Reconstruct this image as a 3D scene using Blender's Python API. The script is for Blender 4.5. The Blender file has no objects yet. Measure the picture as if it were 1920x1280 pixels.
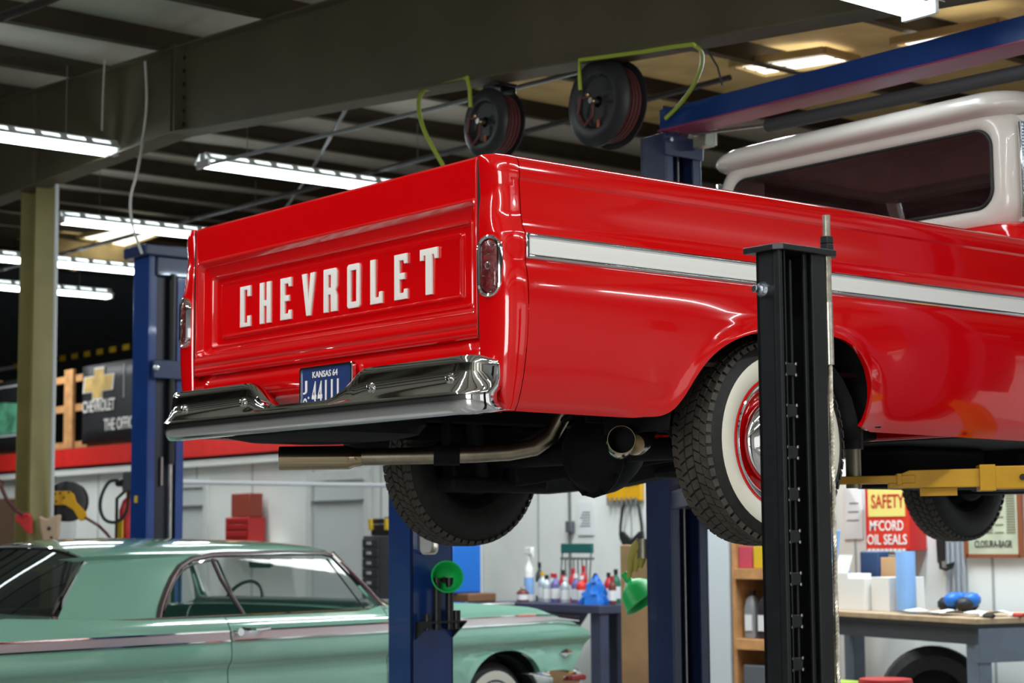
import bpy, bmesh, math, random
import numpy as np
from mathutils import Vector, Matrix
random.seed(4)
PI=math.pi
C=bpy.context.scene.collection
SC=bpy.context.scene
# ------------------------------------------------------------------ camera
cd=bpy.data.cameras.new('camera'); cam=bpy.data.objects.new('camera',cd); C.objects.link(cam)
yaw,pitch,roll=math.radians(50.344),math.radians(6.0555),math.radians(-0.4316)
F=Vector((math.cos(yaw)*math.cos(pitch),math.sin(yaw)*math.cos(pitch),math.sin(pitch)))
R0=Vector((math.sin(yaw),-math.cos(yaw),0)); U0=R0.cross(F)
R_=R0*math.cos(roll)+U0*math.sin(roll); U_=U0*math.cos(roll)-R0*math.sin(roll)
M4=Matrix((R_,U_,-F)).transposed().to_4x4(); M4.translation=Vector((-3.4585,-5.1902,1.42))
cam.matrix_world=M4
cd.sensor_width=36; cd.lens=3460.5/1920*36; cd.clip_start=.05; cd.clip_end=200
cd.dof.use_dof=True; cd.dof.focus_distance=5.7; cd.dof.aperture_fstop=4.6
SC.camera=cam
# ------------------------------------------------------------------ world, light, exposure
w=bpy.data.worlds.new('world'); SC.world=w; w.use_nodes=True
w.node_tree.nodes['Background'].inputs[0].default_value=(.75,.88,1,1)
w.node_tree.nodes['Background'].inputs[1].default_value=.25
vs=SC.view_settings
vs.view_transform='Standard'; vs.look='None'; vs.gamma=1; vs.use_curve_mapping=False; vs.exposure=0.0
def area(name,loc,target,sx,sy,power,col=(1,1,1)):
    l=bpy.data.lights.new(name,'AREA'); l.shape='RECTANGLE'; l.size=sx; l.size_y=sy; l.energy=power; l.color=col
    o=bpy.data.objects.new(name,l); C.objects.link(o); o.location=loc
    d=(Vector(target)-Vector(loc)).normalized()
    o.rotation_euler=d.to_track_quat('-Z','Y').to_euler() if abs(d.z)<.99 else (0,0,0)
    return o
# added lights: assumed door daylight behind the camera, a side fill, unseen tube rows
area('door_daylight',(-8.6,-5.5,2.0),(0,-.5,1.9),3.6,3.2,400,(1,.98,.96))  # added fill standing in for an assumed open door; no door is built
area('side_door_daylight',(1.0,-7.6,1.7),(1.0,0,1.9),5.0,2.2,26,(1,.97,.95))  # fill added towards the truck's side, with no side door behind it
for i,(x,y,z,p) in enumerate([(-4.6,-3.2,4.2,70),(-1.8,-3.2,4.2,70),(1.2,-3.2,4.0,50),(-4.6,.6,4.3,60),(-1.8,.6,4.3,60),(-1,7,4.4,90),(-2.5,9.9,4.4,90),(3.2,-5.6,3.9,40),(6.0,-5.6,3.9,40),(.4,-5.6,3.9,35),
    (5.9,5.6,4.1,150),(5.2,2.9,4.2,110),(5.9,12.4,4.3,150),(5.6,17,4.4,120)]):  # all added, without fixtures; second row here brightens the green coupe
    a=area('tube_row_light',(x,y,z),(x,y,0),2.4,.10,p,(.93,.98,1))
    a.name='tube_row_light'
for i,(x,y,z,p) in enumerate([(6.2,-1.5,3.9,110),(6.3,2.0,4.0,150)]): area('tube_row_light',(x,y,z),(x,y,0),2.0,.10,p,(.72,.88,1))  # bluish strips without fixtures, added to tint the wall by the right bench
# ------------------------------------------------------------------ materials
def lin(h):
    h=h.lstrip('#'); r=[int(h[i:i+2],16)/255 for i in (0,2,4)]
    return tuple(c/12.92 if c<=.04045 else ((c+.055)/1.055)**2.4 for c in r)
MATS={}
def mat(name,col,rough=.5,metal=0,coat=0,noise=0,nscale=8,bump=0,emit=0,trans=0,ior=1.45,alpha=1,spec=.5,coatr=.04):
    if name in MATS: return MATS[name]
    m=bpy.data.materials.new(name); m.use_nodes=True; nt=m.node_tree; b=nt.nodes['Principled BSDF']
    if isinstance(col,str): col=lin(col)
    b.inputs['Base Color'].default_value=(*col,1); b.inputs['Roughness'].default_value=rough
    b.inputs['Metallic'].default_value=metal; b.inputs['Coat Weight'].default_value=coat; b.inputs['Coat Roughness'].default_value=coatr
    b.inputs['Transmission Weight'].default_value=trans; b.inputs['IOR'].default_value=ior; b.inputs['Alpha'].default_value=alpha
    b.inputs['Specular IOR Level'].default_value=spec
    if emit: b.inputs['Emission Color'].default_value=(*col,1); b.inputs['Emission Strength'].default_value=emit
    if noise or bump:
        tc=nt.nodes.new('ShaderNodeTexCoord'); n=nt.nodes.new('ShaderNodeTexNoise'); n.inputs['Scale'].default_value=nscale; n.inputs['Detail'].default_value=6
        nt.links.new(tc.outputs['Object'],n.inputs['Vector'])
        if noise:
            mx=nt.nodes.new('ShaderNodeMix'); mx.data_type='RGBA'
            mx.inputs['A'].default_value=(*[c*(1-noise) for c in col],1); mx.inputs['B'].default_value=(*[min(1,c*(1+noise)) for c in col],1)
            cr=nt.nodes.new('ShaderNodeMapRange'); cr.inputs[1].default_value=.3; cr.inputs[2].default_value=.7
            nt.links.new(n.outputs['Fac'],cr.inputs[0]); nt.links.new(cr.outputs[0],mx.inputs['Factor']); nt.links.new(mx.outputs['Result'],b.inputs['Base Color'])
        if bump:
            bp=nt.nodes.new('ShaderNodeBump'); bp.inputs['Strength'].default_value=bump; bp.inputs['Distance'].default_value=.01
            nt.links.new(n.outputs['Fac'],bp.inputs['Height']); nt.links.new(bp.outputs['Normal'],b.inputs['Normal'])
    MATS[name]=m; return m
RED=mat('red_paint',(.60,.0006,.0022),.12,0,1,noise=.02,nscale=3,coatr=.02)
CREAM=mat('white_paint','#cfc8c0',.3,0,.5,noise=.02)
CHROME=mat('chrome',(.82,.83,.84),.05,1)
CHROME2=mat('brushed_chrome',(.62,.66,.72),.22,1)
STEEL=mat('steel',(.55,.55,.53),.3,1,noise=.15,nscale=30)
PIPE=mat('exhaust_steel',(.38,.33,.25),.28,1,noise=.25,nscale=14)
DPIPE=mat('exhaust_tip',(.52,.42,.27),.12,1)
BLACK=mat('black_paint',(.007,.008,.009),.35,noise=.2,nscale=30)
UNDER=mat('chassis_black',(.006,.006,.007),.7,spec=.2,noise=.4,nscale=20)
RUBBER=mat('tire_rubber',(.014,.014,.013),.6,spec=.35,noise=.25,nscale=40,bump=.15)
TREAD=mat('tire_tread',(.055,.048,.038),.75,noise=.25,nscale=30)
WWALL=mat('whitewall','#d8d3c2',.5,noise=.03)
WHITE=mat('white_enamel',(.75,.74,.70),.35)
LETTER=mat('letter_white',(.78,.75,.70),.3)
DGLASS=mat('dark_glass',(.02,.006,.007),.03,0,0,spec=.45,alpha=.62)
GLASS=mat('clear_glass',(.05,.16,.12),.02,0,0,alpha=.16,spec=.5)
LENS=mat('tail_lens',(.10,.003,.004),.08,0,1,noise=.6,nscale=60,bump=.8)
BLUE=mat('lift_blue',(.006,.035,.17),.32,0,.3,noise=.12,nscale=4)
BLUED=mat('lift_blue_dark',(.012,.022,.075),.35,0,.3,noise=.1)
YEL=mat('lift_yellow',(.58,.30,.004),.42,0,.2,noise=.12,nscale=6)
GREENC=mat('seafoam_paint',(.215,.42,.315),.12,0,1,noise=.03,nscale=2)
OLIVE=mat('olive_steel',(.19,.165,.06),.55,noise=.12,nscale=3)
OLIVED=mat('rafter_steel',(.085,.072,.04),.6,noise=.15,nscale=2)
PURL=mat('purlin_brown',(.05,.04,.025),.6,noise=.15,nscale=3)
ROOFM=mat('roof_insulation',(.52,.50,.43),.8,noise=.12,nscale=1.2,bump=.3)
LITY=mat('roof_deck_yellow',(.50,.38,.17),.7,noise=.2,nscale=3)  # yellow carries the daylit look of the roof near the skylights
WALLM=mat('wall_white',(.76,.78,.74),.6,noise=.06,nscale=1.2)
WALLD=mat('wall_dark',(.03,.03,.03),.8,noise=.2)
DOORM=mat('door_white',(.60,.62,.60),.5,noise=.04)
FLOORM=mat('floor_concrete',(.24,.235,.22),.3,noise=.15,nscale=1.5)
REDB=mat('red_board',(.62,.02,.015),.5,noise=.08)
WOOD=mat('pine_wood',(.48,.24,.09),.6,noise=.25,nscale=9)
WOODT=mat('bench_top_wood',(.42,.30,.18),.45,noise=.2,nscale=12)
GREYB=mat('bench_grey',(.13,.16,.20),.5,noise=.1)
DBENCH=mat('bench_slate',(.045,.05,.09),.5,noise=.1)
CARD=mat('cardboard',(.45,.27,.13),.75,noise=.1,nscale=5)
TUBE=mat('tube_glow',(.86,.96,1),emit=15)
REFL=mat('reflector_white',(.75,.77,.76),.35)
GLOWP=mat('skylight_panel',(1,.96,.84),emit=2.2)
BANNER=mat('banner_black',(.012,.013,.015),.55,noise=.2)
GOLD=mat('gold_print',(.60,.40,.13),.5,noise=.3,nscale=5)
HOSEG=mat('hose_green',(.32,.42,.04),.45)
RUBK=mat('black_rubber',(.012,.012,.012),.5)
REELM=mat('reel_black',(.020,.021,.024),.38,noise=.2)
MAROON=mat('hose_maroon',(.10,.03,.03),.5)
FUN=mat('funnel_green',(.01,.50,.10),.4)
PLATEB=mat('plate_blue',(.015,.035,.13),.35)
REDP=mat('red_plastic',(.45,.02,.02),.4)
DKRED=mat('seat_red',(.16,.012,.015),.6)
GREY=mat('grey_plastic',(.10,.11,.12),.5)
LGREY=mat('light_grey',(.42,.44,.45),.5)
PAPER=mat('paper_white',(.70,.72,.72),.7)
BLUEP=mat('blue_plastic',(.01,.13,.50),.4)
LBLUE=mat('blue_paper',(.22,.40,.70),.8)
YELP=mat('yellow_plastic',(.60,.40,.02),.45)
TAN=mat('tan_plastic',(.42,.30,.20),.6)
INK=mat('ink_grey',(.12,.13,.13),.7)
CONDUIT=mat('conduit_grey',(.30,.31,.32),.35,.6)
DARKPIPE=mat('sprinkler_pipe',(.035,.03,.03),.45)
SIGNY=mat('sign_yellow',(.72,.60,.16),.6)
TEALD=mat('teal_dark',(.01,.10,.09),.5)
# ------------------------------------------------------------------ builders
def T(name,label=None,cat=None,loc=(0,0,0),rz=0,group=None,kind=None):
    o=bpy.data.objects.new(name,None); C.objects.link(o); o.location=loc; o.rotation_euler=(0,0,rz); o.empty_display_size=.1
    return tag(o,label,cat,group,kind)
def tag(o,label=None,cat=None,group=None,kind=None):
    for k,v in (('label',label),('category',cat),('group',group),('kind',kind)):
        if v: o[k]=v
    return o
def root(o):
    while o.parent: o=o.parent
    return o
class B:
    def __init__(s): s.v=[]; s.f=[]
    def add(s,vs,fs):
        n=len(s.v); s.v+= [tuple(v) for v in vs]; s.f+=[tuple(i+n for i in f) for f in fs]; return s
    def box(s,c,d,rz=0,m=None,tap=1):
        x,y,z=d[0]/2,d[1]/2,d[2]/2
        vs=[Vector((a*x*(tap if e>0 else 1),b*y*(tap if e>0 else 1),e*z)) for e in (-1,1) for a,b in ((-1,-1),(1,-1),(1,1),(-1,1))]
        R=m if m else Matrix.Rotation(rz,3,'Z')
        return s.add([R@v+Vector(c) for v in vs],[(3,2,1,0),(4,5,6,7),(0,1,5,4),(1,2,6,5),(2,3,7,6),(3,0,4,7)])
    def bb(s,x0,x1,y0,y1,z0,z1): return s.box(((x0+x1)/2,(y0+y1)/2,(z0+z1)/2),(abs(x1-x0),abs(y1-y0),abs(z1-z0)))
    def beam(s,p,q,wd,h,up=(0,0,1)):
        p,q=Vector(p),Vector(q); d=(q-p); L=d.length; d.normalize(); u=Vector(up); sd=d.cross(u).normalized(); u=sd.cross(d)
        return s.box((p+q)/2,(L,wd,h),m=Matrix((d,sd,u)).transposed())
    def tube(s,pts,r,n=10,cap=True):
        pts=[Vector(p) for p in pts]; rs=r if isinstance(r,(list,tuple)) else [r]*len(pts)
        vs=[];fs=[]; prev=None
        for i,p in enumerate(pts):
            d=(pts[min(i+1,len(pts)-1)]-pts[max(i-1,0)]).normalized()
            if prev is None: a=d.orthogonal().normalized()
            else:
                a=prev-d*prev.dot(d); a=a.normalized() if a.length>1e-6 else d.orthogonal().normalized()
            prev=a; b=d.cross(a)
            for k in range(n):
                t=2*PI*k/n; vs.append(p+(a*math.cos(t)+b*math.sin(t))*rs[i])
        for i in range(len(pts)-1):
            for k in range(n): fs.append((i*n+k,i*n+(k+1)%n,(i+1)*n+(k+1)%n,(i+1)*n+k))
        if cap: fs.append(tuple(range(n-1,-1,-1))); fs.append(tuple((len(pts)-1)*n+k for k in range(n)))
        return s.add(vs,fs)
    def cyl(s,p,q,r,n=16,r2=None,cap=True): return s.tube([p,q],[r,r if r2 is None else r2],n,cap)
    def lathe(s,prof,o,ax=(0,0,1),n=24,close=False):
        # prof: (radius, height along axis)
        ax=Vector(ax).normalized(); a=ax.orthogonal().normalized(); b=ax.cross(a); o=Vector(o); m=len(prof)
        vs=[o+ax*h+(a*math.cos(2*PI*k/n)+b*math.sin(2*PI*k/n))*r for k in range(n) for r,h in prof]
        fs=[(k*m+i,((k+1)%n)*m+i,((k+1)%n)*m+i+1,k*m+i+1) for k in range(n) for i in range(m-1)]
        return s.add(vs,fs)
    def grid(s,rows,flip=False):
        n=len(rows[0]); vs=[v for r in rows for v in r]
        fs=[(i*n+j,i*n+j+1,(i+1)*n+j+1,(i+1)*n+j) for i in range(len(rows)-1) for j in range(n-1)]
        if flip: fs=[f[::-1] for f in fs]
        return s.add(vs,fs)
    def loops(s,ls,cap0=False,cap1=True):
        n=len(ls[0]); vs=[v for l in ls for v in l]
        fs=[(i*n+k,i*n+(k+1)%n,(i+1)*n+(k+1)%n,(i+1)*n+k) for i in range(len(ls)-1) for k in range(n)]
        if cap0: fs.append(tuple(range(n-1,-1,-1)))
        if cap1: fs.append(tuple((len(ls)-1)*n+k for k in range(n)))
        return s.add(vs,fs)
    def prism(s,poly,ext):
        # poly: list of 3d points, ext vector
        e=Vector(ext); n=len(poly); P=[Vector(p) for p in poly]
        return s.add(P+[p+e for p in P],[tuple(range(n-1,-1,-1)),tuple(range(n,2*n))]+[(k,(k+1)%n,n+(k+1)%n,n+k) for k in range(n)])
    def sph(s,c,r,n=12,sc=(1,1,1)):
        m=n//2; rows=[[(c[0]+r*sc[0]*math.sin(PI*i/m)*math.cos(2*PI*k/n),c[1]+r*sc[1]*math.sin(PI*i/m)*math.sin(2*PI*k/n),c[2]+r*sc[2]*math.cos(PI*i/m)) for k in range(n+1)] for i in range(m+1)]
        return s.grid(rows)
    def build(s,name,m,parent=None,smooth=35,bevel=0,world=None,solid=0,label=None,seg=2,sub=0):
        me=bpy.data.meshes.new(name); me.from_pydata([tuple(v) for v in s.v],[],s.f); me.materials.append(m)
        bm=bmesh.new(); bm.from_mesh(me); bmesh.ops.remove_doubles(bm,verts=bm.verts,dist=1e-5); bmesh.ops.recalc_face_normals(bm,faces=bm.faces) if not solid else None
        bm.to_mesh(me); bm.free()
        if smooth: me.shade_smooth(); me.set_sharp_from_angle(angle=math.radians(smooth))
        o=bpy.data.objects.new(name,me); C.objects.link(o)
        if parent:
            o.parent=parent
            if parent.type=='EMPTY' and (world or (world is None and parent.get('_w',1))):
                o.matrix_parent_inverse=Matrix.Translation(-Vector(parent.location))
        if solid: md=o.modifiers.new('solid','SOLIDIFY'); md.thickness=solid; md.offset=-1
        if bevel: md=o.modifiers.new('bevel','BEVEL'); md.width=bevel; md.segments=seg; md.limit_method='ANGLE'; md.angle_limit=math.radians(40); md.harden_normals=False
        if sub: md=o.modifiers.new('sub','SUBSURF'); md.levels=sub; md.render_levels=sub
        if label: o['label']=label
        return o
def L(o): o['_w']=0; return o      # children of this Empty are given in its own coordinates
def rr(cy,cz,hy,hz,r,n=6):
    pts=[]
    for sx,sy,a0 in ((1,1,0),(-1,1,PI/2),(-1,-1,PI),(1,-1,3*PI/2)):
        for k in range(n+1):
            a=a0+PI/2*k/n; pts.append((cy+sx*(hy-r)+r*math.cos(a),cz+sy*(hz-r)+r*math.sin(a)))
    return pts
def rrX(x,*a,**k): return [(x,p[0],p[1]) for p in rr(*a,**k)]
def rrY(y,*a,**k): return [(p[0],y,p[1]) for p in rr(*a,**k)]
def rrZ(z,*a,**k): return [(p[0],p[1],z) for p in rr(*a,**k)]
def text(name,s,c,wd,h,ux,uz,m,parent,thick=.001,label=None):
    cu=bpy.data.curves.new(name,'FONT'); cu.body=s; cu.align_x='CENTER'; cu.align_y='CENTER'; cu.extrude=.02; cu.offset=.012; cu.resolution_u=3
    o=bpy.data.objects.new('t',cu); C.objects.link(o)
    bpy.context.view_layer.update(); ev=o.evaluated_get(bpy.context.evaluated_depsgraph_get()); me=ev.to_mesh()
    vs=[v.co.copy() for v in me.vertices]; fs=[tuple(p.vertices) for p in me.polygons]
    ev.to_mesh_clear(); bpy.data.objects.remove(o); bpy.data.curves.remove(cu)
    x0,x1=min(v.x for v in vs),max(v.x for v in vs); y0,y1=min(v.y for v in vs),max(v.y for v in vs)
    ux,uz=Vector(ux).normalized(),Vector(uz).normalized(); nn=ux.cross(uz); c=Vector(c)
    b=B(); b.add([c+ux*((v.x-(x0+x1)/2)/(x1-x0)*wd)+uz*((v.y-(y0+y1)/2)/(y1-y0)*h)+nn*(v.z/.02*thick) for v in vs],fs)
    o=b.build(name,m,parent,smooth=0,label=label); return o
def sm(pts,n=5):
    P=[Vector(p) for p in pts]; out=[]
    for i in range(len(P)-1):
        p0,p1,p2,p3=P[max(i-1,0)],P[i],P[i+1],P[min(i+2,len(P)-1)]
        for k in range(n):
            t=k/n; out.append(.5*((2*p1)+(-p0+p2)*t+(2*p0-5*p1+4*p2-p3)*t*t+(-p0+3*p1-3*p2+p3)*t**3))
    return out+[P[-1]]
def clone(o,loc,rz=None,label=None,group=None,parent=None):
    r=o.copy(); C.objects.link(r)
    if parent is None:
        r.location=loc
        if rz is not None: r.rotation_euler=(0,0,rz)
        if label: r['label']=label
        if group: r['group']=group
    else: r.parent=parent
    for ch in list(o.children): clone(ch,None,parent=r)
    return r
# ------------------------------------------------------------------ setting
def S(o): o['kind']='structure'; return o
S(B().bb(-9,14,-8,24,-.1,0).build('floor',FLOORM,smooth=0))
zr=lambda y:4.72+.0585*y
purls=[3.50+1.38*k for k in range(-8,15)]
rows=[]
ys=[]
for k in range(len(purls)-1):
    for t in range(6): ys.append((purls[k]+1.38*t/6,math.sin(PI*t/6)))
xs=np.linspace(-9,14,24)
ceil_=B().grid([[(x,y,zr(y)-.035*(1-s)*(1+.4*math.sin(x*2.1+y))) for x in xs] for y,s in ys]).build('ceiling',ROOFM,smooth=60,solid=.02)
S(ceil_)
def zp(x0,x1,y,z):
    return B().bb(x0,x1,y,y+.006,z,z+.2).bb(x0,x1,y-.065,y,z,z+.006).bb(x0,x1,y,y+.065,z+.194,z+.2)
pm=None
for y in purls:
    if pm is None: o=zp(-9,14,0,0).build('purlin',PURL,ceil_,smooth=0); pm=o
    else: o=pm.copy(); C.objects.link(o)
    o.location=(0,y,zr(y)-.215)
# translucent roof panels let daylight in
def sky(q,lab):
    q=[Vector(p) for p in q]; c=sum(q,Vector())/4
    t=T('skylight',lab,'skylight',c,group='roof skylights')
    for k in range(3):
        u0,u1=k/3+.03,(k+1)/3-.03
        e=lambda a,b_,u:a+(b_-a)*u
        B().add([e(q[0],q[3],u0),e(q[1],q[2],u0),e(q[1],q[2],u1),e(q[0],q[3],u1)],[(0,1,2,3)]).build('panel',GLOWP,t,smooth=0)
    for k in range(4):
        B().beam(q[k]+Vector((0,0,.0)),q[(k+1)%4]+Vector((0,0,.0)),.04,.05).build('frame_bar',LITY,t,smooth=0)
sky(((5.936,3.686,4.750),(6.172,3.026,4.750),(6.564,3.046,4.750),(6.348,3.750,4.750)),'daylit roof skylight above the long blue crossbeam')
sky(((5.864,2.196,4.580),(6.007,1.487,4.580),(6.241,1.487,4.580),(6.149,2.206,4.580)),'daylit roof skylight nearest the top right corner of the photo')
sky(((7.346,16.694,5.350),(7.418,15.804,5.350),(8.085,15.818,5.350),(8.218,17.035,5.350)),'daylit roof skylight above the left blue column')
sky(((7.850,18.519,5.300),(7.814,17.874,5.300),(8.340,18.028,5.300),(8.511,19.120,5.300)),'small daylit roof skylight beside the olive column')
tag(B().beam((7.062,16.720,5.200),(8.403,16.975,5.200),.04,.22).build('roof_brace',LITY,smooth=0),'tan roof brace lit by the far skylights','brace')  # roof member in pale tan, skylight glow put into its colour
for k,(x0,x1) in ((0,(5.2,8.8)),(-1,(5.2,8.8)),(1,(5.6,8.0)),(-2,(5.4,8.6)),(9,(8,11)),(10,(8,12)),(11,(8,12))):
    y0=3.5+1.38*k
    t=B().add([(x0,y0+.07,zr(y0+.07)-.07),(x1,y0+.07,zr(y0+.07)-.07),(x1,y0+1.31,zr(y0+1.31)-.07),(x0,y0+1.31,zr(y0+1.31)-.07)],[(0,1,2,3)]).build('roof_deck',LITY,ceil_,smooth=0,solid=.01)  # sheets that paint the insulation yellow where skylights light it
wb=S(B().bb(7.4,7.55,-8,24,0,2.34).build('wall_back',WALLM,smooth=0))
for y in [-1+1.22*k for k in range(20)]: B().bb(7.393,7.4,y,y+.018,0,2.3).build('seam_strip',mat('seam_grey',(.36,.38,.37),.6),wb,smooth=0)
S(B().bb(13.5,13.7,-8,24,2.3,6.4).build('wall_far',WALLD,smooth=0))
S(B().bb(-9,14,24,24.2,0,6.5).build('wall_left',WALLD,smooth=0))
S(B().bb(-9,14,-8.2,-8,0,4.4).build('wall_right',mat('wall_side',(.38,.38,.36),.7),smooth=0))
S(B().bb(-9.2,-9,-8,24,0,6.4).build('wall_front',mat('wall_dim',(.10,.10,.095),.7),smooth=0))
mz=S(B().bb(7.3,13.5,-8,24,2.37,2.6).build('mezzanine_floor',mat('deck_wood',(.10,.07,.04),.7),smooth=0))
# red fascia boards on the mezzanine edge
for i in range(9):
    B().bb(7.265,7.295,-8+3.55*i,-8+3.55*(i+1)-.008,2.365,2.59).build('fascia_board',REDB,mz,smooth=0)
B().bb(7.30,7.38,-8,24,2.25,2.33).build('trim_1',WALLM,smooth=0,bevel=.01)['kind']='structure'
# ---- rafter with bolted splice
def ztop(y): return 4.50+.0585*y
def zbot(y): return (4.263-(6.11-y)*.0862) if y<6.11 else 4.263-.012*(y-6.11)
raf=T('roof_rafter','wide olive-brown tapered steel roof rafter with a bolted splice','rafter',(2.9,0,0),kind='structure')
ysr=[-8,-4,0,3,6.11,8.3,12,18,24]
b=B()
for ya,yb in zip(ysr[:-1],ysr[1:]):
    for x0,x1 in ((2.895,2.905),):
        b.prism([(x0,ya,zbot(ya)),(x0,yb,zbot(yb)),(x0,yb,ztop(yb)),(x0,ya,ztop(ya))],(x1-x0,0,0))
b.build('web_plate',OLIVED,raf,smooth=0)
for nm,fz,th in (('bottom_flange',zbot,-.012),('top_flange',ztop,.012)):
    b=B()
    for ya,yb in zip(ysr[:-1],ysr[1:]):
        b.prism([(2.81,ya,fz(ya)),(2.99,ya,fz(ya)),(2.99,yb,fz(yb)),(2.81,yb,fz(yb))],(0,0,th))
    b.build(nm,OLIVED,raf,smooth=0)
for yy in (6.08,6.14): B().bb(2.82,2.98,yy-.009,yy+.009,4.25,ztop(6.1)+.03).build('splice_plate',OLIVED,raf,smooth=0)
b0=None
for i in range(6):
    for s in (-.045,.045):
        z=4.32+i*.095
        if b0 is None: b0=B().cyl((2.885,6.11+s,z),(2.90,6.11+s,z),.014,8).build('bolt',BLACK,raf,smooth=0); b0['_z']=z; base=(s,z)
        else:
            o=b0.copy(); C.objects.link(o); o.location=(0,s-base[0],z-base[1])
def column(name,lab,x,y,w,d,h,m):
    t=T(name,lab,'column',(x,y,0),kind='structure')
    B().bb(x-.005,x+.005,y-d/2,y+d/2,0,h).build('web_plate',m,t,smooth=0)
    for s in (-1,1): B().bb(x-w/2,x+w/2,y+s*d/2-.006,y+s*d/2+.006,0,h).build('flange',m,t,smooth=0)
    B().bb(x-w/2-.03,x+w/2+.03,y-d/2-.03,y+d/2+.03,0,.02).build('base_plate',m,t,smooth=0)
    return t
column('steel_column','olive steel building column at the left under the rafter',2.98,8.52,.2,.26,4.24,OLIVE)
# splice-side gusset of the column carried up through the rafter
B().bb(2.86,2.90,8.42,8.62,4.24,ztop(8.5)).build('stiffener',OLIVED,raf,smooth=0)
tag(B().tube([(2.914,8.083,4.206),(2.989,8.225,2.727),(3.042,8.335,1.610)],.016,10).build('conduit',mat('conduit_white',(.45,.46,.46),.4)),'pale conduit clipped down the right edge of the olive column','conduit')
# ---- fluorescent fixtures
def fixture(n=2):
    t=L(T('tube_light'))
    B().bb(0,2.44,-.035,.035,.03,.08).build('housing',REFL,t,smooth=0,bevel=.004)
    for s in (-1,1):
        b=B()
        # slotted reflector wing: rails with open slots between bars
        def P(x,u): return (x,s*(.035+.085*u),.085-.072*u)
        def q(x0,x1,u0,u1): b.add([P(x0,u0),P(x1,u0),P(x1,u1),P(x0,u1)],[(0,1,2,3)])
        q(0,2.44,0,.20); q(0,2.44,.60,1)
        for i in range(13): q(0 if i==0 else i*.2-.03,min(2.44,i*.2+.03),.20,.60)
        b.build('reflector',REFL,t,smooth=0,solid=.003)
    for y in (-.05,.05):
        tb=B().cyl((.05,y,-.005),(2.39,y,-.005),.017,10).build('tube',TUBE,t)
    for x in (.015,2.425): B().bb(x-.012,x+.012,-.09,.09,-.03,.03).build('end_cap',REFL,t,smooth=0)
    for x in (.4,2.05): B().cyl((x,0,.08),(x,0,.6),.003,5).build('hanger',CONDUIT,t)
    return t
f0=fixture(); f0.location=(.42,7.03,4.27); tag(f0,'white tube light hanging at the upper left above the green car','light','twin tube shop lights')
for x,y,z,lab in ((3.57,6.98,4.27,'white tube light just above the red tailgate'),(3.83,9.95,4.27,'white tube light behind the olive column, level with the tailgate corner'),
   (4.2,14.4,4.27,'lowest white tube light, farthest off beside the olive column'),(1.45,14.4,4.27,'far tube light ending left of the olive column'),
   (.41,-.36,3.655,'white tube light at the top right corner close to the rafter'),(3.75,12.4,4.27,'faint far tube light beyond the left column')):
    clone(f0,(x,y,z),0,lab,'twin tube shop lights')
# ---- pipes and conduits under the roof
def pipe(name,lab,cat,pts,r,m):
    return tag(B().tube(pts,r,10).build(name,m),lab,cat)
pipe('sprinkler_pipe','dark sprinkler main running below the purlins behind the rafter','pipe',[(3.36,11,4.52),(3.36,7.5,4.52),(3.36,5.2,4.40),(3.36,1,4.20),(3.36,-5,4.0)],.035,DARKPIPE)
pipe('sprinkler_branch','thin dark branch pipe under the purlins beyond the column','pipe',[(5.2,16,4.45),(5.2,9,4.42),(5.2,3,4.4)],.02,DARKPIPE)
pipe('sprinkler_branch','dark pipe crossing the roof at the top left corner','pipe',[(1.053,5.011,4.522),(1.347,5.136,4.686),(1.574,5.320,4.825)],.03,DARKPIPE)
pipe('conduit','grey conduit running below the roof behind the hose reels','conduit',[(3.2,6.2,4.10),(3.2,3.2,4.0),(3.2,.9,3.93),(3.2,-3,3.75)],.014,CONDUIT)
pipe('conduit','dark conduit crossing above the tailgate lamp up to the rafter','conduit',[(8,13.5,4.75),(5.2,8,4.52),(3.1,4.2,4.28)],.014,DARKPIPE)
pipe('hanging_cable','white electric cable looping down the rafter to the left blue column','cable',sm([(2.800,6.466,4.838),(2.800,6.434,4.539),(2.800,6.482,4.276),(2.497,5.986,3.927),(2.425,5.942,3.728),(2.397,5.862,3.531),(2.411,5.749,3.319)]),.009,mat('cable_white',(.6,.6,.57),.5))
pipe('hanging_cable','thin cable hanging from the rafter to the upper left tube light','cable',[(2.800,7.092,4.980),(2.780,7.069,4.697),(2.760,7.038,4.427)],.006,mat('cable_white',(.6,.6,.57),.5))
for i,(px,lab) in enumerate((((2.0,.08),'short chain hanger left of the big reel'),((-.2,-.1),'chain hanger above the crossbeam'))):
    y=px[0]; b=B()
    for k in range(6): b.lathe([(.010,-.003),(.014,0),(.010,.003),(.007,0),(.010,-.003)],(4,y,4.33+k*.02),(1,0,0) if k%2 else (0,1,0),8)
    tag(b.build('pipe_hanger',STEEL),lab,'hanger')
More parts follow.
